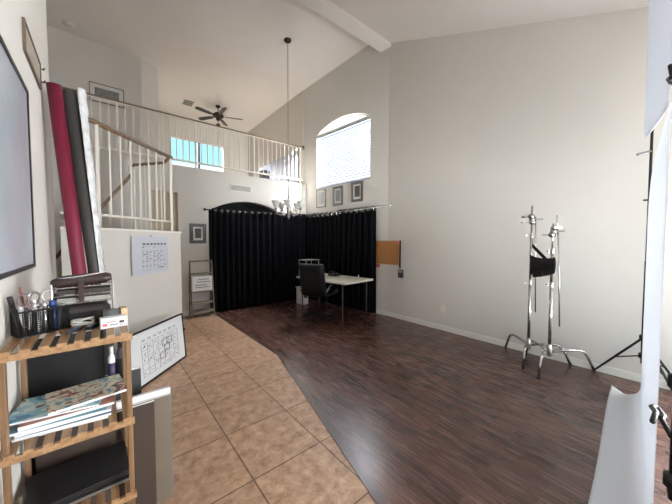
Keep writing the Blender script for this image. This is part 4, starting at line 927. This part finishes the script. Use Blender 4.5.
# bottom tier: dark laptops
ZB = TIERS[2] + .0045
for i, (t, m, lb) in enumerate(((.022, M['steel'], 'silver-edged laptop under the black one on the lowest tier'), (.026, M['black'], 'black laptop on top of the silver-edged one on the lowest tier'))):
    root = thing('laptop', lb, 'laptop', (-.1, 1.63, ZB), 0, 'laptops on the lowest tier'); zz = ZB + (0 if i == 0 else .0225)
    bm = NB(); box(bm, (-.10, 1.63, zz + t * .3), (.33, .24, t * .55), .05 * i); obj('base', bm, m, root, bevel=.003)
    bm = NB(); box(bm, (-.10, 1.63, zz + t * .78), (.33, .24, t * .36), .05 * i); obj('lid', bm, M['black'], root, bevel=.003)
# boards standing behind the shelf
gb = 'mount boards standing behind the bamboo shelf'
def board(label, x0, x1, y, z1, t, m, edge=None, lean=.0):
    root = thing('mount_board', label, 'board', ((x0 + x1) / 2, y, 0), 0, gb)
    bm = NB(); bx(bm, x0, x1, y, y + t, 0.001, z1); obj('face', bm, m, root)
    if edge: bm = NB(); bx(bm, x1, x1 + .002, y, y + t, .001, z1); obj('edge', bm, edge, root)
    bm = NB(); bx(bm, x0, x1, y, y + t, z1, z1 + .002); obj('top_edge', bm, M['whitepaper'], root)
board('brown mount board standing in front behind the bamboo shelf', -.26, .197, 1.822, .61, .012, M['brownboard'])
board('taupe mount board standing just behind the brown one', -.2, .278, 1.838, .615, .016, M['tanboard'])
board('white-faced board with blue edge behind the taupe one', -.2, .281, 1.858, .645, .018, M['whitepaper'], M['bluefilm'])
board('white foam board rearmost of the boards behind the shelf', -.2, .268, 1.88, .64, .012, M['whitepaper'])
board('tall black foam board standing behind the bamboo shelf', -.285, -.01, 1.90, 1.04, .014, M['foamblack'])
board('dark grey board standing behind the shelf below the whiteboard', -.1, .155, 2.02, .74, .014, M['darkgrey'])
# bottles behind the right post, on a small stool hidden behind the boards
bs = thing('cardboard_box', 'tall plain box behind the shelf under the spray bottles', 'box', (.045, 1.965, 0)); bm = NB(); bx(bm, -.01, .10, 1.92, 2.005, 0, .70); obj('carton', bm, M['darkgrey'], bs)
for i, (x, r, h, m, lb) in enumerate(((.02, .017, .22, M['whitepaper'], 'white and purple bottle behind the bamboo shelf'), (.062, .027, .25, M['smoke'], 'dark spray bottle behind the right post of the bamboo shelf'))):
    root = thing('bottle', lb, 'bottle', (x, 1.96, .70), 0, 'bottles behind the bamboo shelf')
    bm = NB(); lathe(bm, [(r * .9, .701), (r, .71), (r, .70 + h * .72), (r * .5, .70 + h * .82), (r * .45, .70 + h * .84)], 16, (x, 1.96, 0)); obj('body', bm, m, root, smooth=True)
    bm = NB(); lathe(bm, [(r * .55, .70 + h * .84), (r * .55, .70 + h), (0, .70 + h)], 14, (x, 1.96, 0)); obj('cap', bm, M['black'] if i else M['whitepaper'], root, smooth=True)
    bm = NB(); lathe(bm, [(r * 1.02, .74), (r * 1.02, .70 + h * .6)], 16, (x, 1.96, 0)); obj('label_band', bm, M['purple'] if i == 0 else M['black'], root, smooth=True)
# wall outlet low on left wall
lo = thing('wall_outlet', 'white power outlet on the left wall beside the bamboo shelf', 'outlet', (XL, 1.44, .86))
bm = NB(); bx(bm, XL, XL + .007, 1.45, 1.53, .80, .92); obj('plate', bm, M['plate'], lo, bevel=.003)
bm = NB(); bx(bm, XL + .006, XL + .009, 1.475, 1.505, .83, .89); obj('socket', bm, M['vent'], lo)

# ------------------------------------------------------------------ daylight and added fill lamps
w = bpy.data.worlds.new('sky'); S.world = w; w.use_nodes = True
nt = w.node_tree; bgn = nt.nodes['Background']
tc = nt.nodes.new('ShaderNodeTexCoord'); sp = nt.nodes.new('ShaderNodeSeparateXYZ'); nt.links.new(tc.outputs['Generated'], sp.inputs[0])
cr = nt.nodes.new('ShaderNodeValToRGB'); e = cr.color_ramp.elements
e[0].position = 0.47; e[0].color = (0.45, 0.43, 0.40, 1); e[1].position = 0.8; e[1].color = (0.30, 0.62, 0.90, 1); k = e.new(0.52); k.color = (1.1, 1.15, 1.2, 1); k = e.new(0.610); k.color = (1.1, 1.15, 1.2, 1); k = e.new(0.621); k.color = (0.42, 0.80, 0.92, 1)
mr = nt.nodes.new('ShaderNodeMapRange'); mr.inputs['From Min'].default_value = -1; mr.inputs['From Max'].default_value = 1
nt.links.new(sp.outputs['Z'], mr.inputs['Value']); nt.links.new(mr.outputs[0], cr.inputs[0])
m2 = nt.nodes.new('ShaderNodeMapRange'); m2.interpolation_type = 'SMOOTHSTEP'; m2.inputs['From Min'].default_value = 0.35; m2.inputs['From Max'].default_value = 0.75
nt.links.new(sp.outputs['X'], m2.inputs['Value'])
hz = nt.nodes.new('ShaderNodeMix'); hz.data_type = 'RGBA'; hz.inputs['B'].default_value = (1.7, 1.85, 2.1, 1)
nt.links.new(m2.outputs[0], hz.inputs['Factor']); nt.links.new(cr.outputs[0], hz.inputs['A']); nt.links.new(hz.outputs['Result'], bgn.inputs['Color'])
bgn.inputs['Strength'].default_value = 1.05
def area(name, loc, target, sx, sy, power, col, spread=PI):
    l = bpy.data.lights.new(name, 'AREA'); l.shape = 'RECTANGLE'; l.size = sx; l.size_y = sy; l.energy = power; l.color = col; l.spread = spread
    o = bpy.data.objects.new(name, l); C.objects.link(o); o.location = loc
    d = V(target) - V(loc); o.rotation_euler = d.to_track_quat('-Z', 'Y').to_euler(); return o
area('left_wall_fill', (3.22, YB - .45, 1.35), (-.3, 2.0, 1.8), 1.9, 2.0, 112, (0.97, 0.985, 1.0), math.radians(110))  # fill lamp, aimed and narrowed to brighten the left wall
area('far_wall_fill', (3.1, YB - .4, 1.4), (2.7, 6.2, 2.4), 1.9, 2.0, 84, (0.97, 0.99, 1.0), math.radians(42))  # added narrow fill lamp brightening the far wall
area('patio_sky_daylight', (3.22, YB - .3, 1.35), (3.6, 2.0, 0.9), 1.7, 2.0, 58, (0.50, 0.79, 1.0))
area('ceiling_fill', (3.2, YB - .5, .45), (1.0, 4.6, 5.0), 1.7, .8, 75, (1.0, 0.97, 0.93), math.radians(110))  # added fill lamp aimed up to brighten the ceiling
area('side_fill', (XR + .25, -1.25, 1.35), (0, -.2, 1.9), 1.35, 1.8, 100, (0.98, 0.99, 1.0))  # added fill lamp outside the side opening, meant for the left wall
area('arched_window_daylight', uvp(wc, 5.9, 1.5), uvp(wc, 3.0, -.9), 1.8, 1.2, 600, (0.97, 0.98, 1.0))
area('loft_window_daylight', (1.0, 13.0, 6.35), (3.3, 8.6, 3.6), 2.0, .9, 1500, (1.0, 0.94, 0.93))
sun = bpy.data.lights.new('sun', 'SUN'); sun.energy = 60.0; sun.angle = math.radians(0.6); sun.color = (1.0, 0.98, 0.95)
so = bpy.data.objects.new('sun', sun); C.objects.link(so); so.rotation_euler = V((-.45, 1.0, -.42)).to_track_quat('-Z', 'Y').to_euler(); so.location = (8, -2, 9)

# ------------------------------------------------------------------ camera and view
cam = bpy.data.cameras.new('camera'); co = bpy.data.objects.new('camera', cam); C.objects.link(co); S.camera = co
cam.sensor_fit = 'HORIZONTAL'; cam.sensor_width = 36; cam.lens = 281 / 672 * 36; cam.clip_start = .02
yaw, pitch = math.radians(39.643), math.radians(2.242)
fwd = V((math.sin(yaw) * math.cos(pitch), math.cos(yaw) * math.cos(pitch), -math.sin(pitch)))
co.location = (0, 0, 1.5); co.rotation_euler = fwd.to_track_quat('-Z', 'Y').to_euler()
S.view_settings.view_transform = 'Standard'; S.view_settings.look = 'None'; S.view_settings.gamma = 1; S.view_settings.exposure = 0.43
S.cycles.max_bounces = 10; S.cycles.diffuse_bounces = 6; S.cycles.use_denoising = True; S.cycles.sample_clamp_indirect = 6
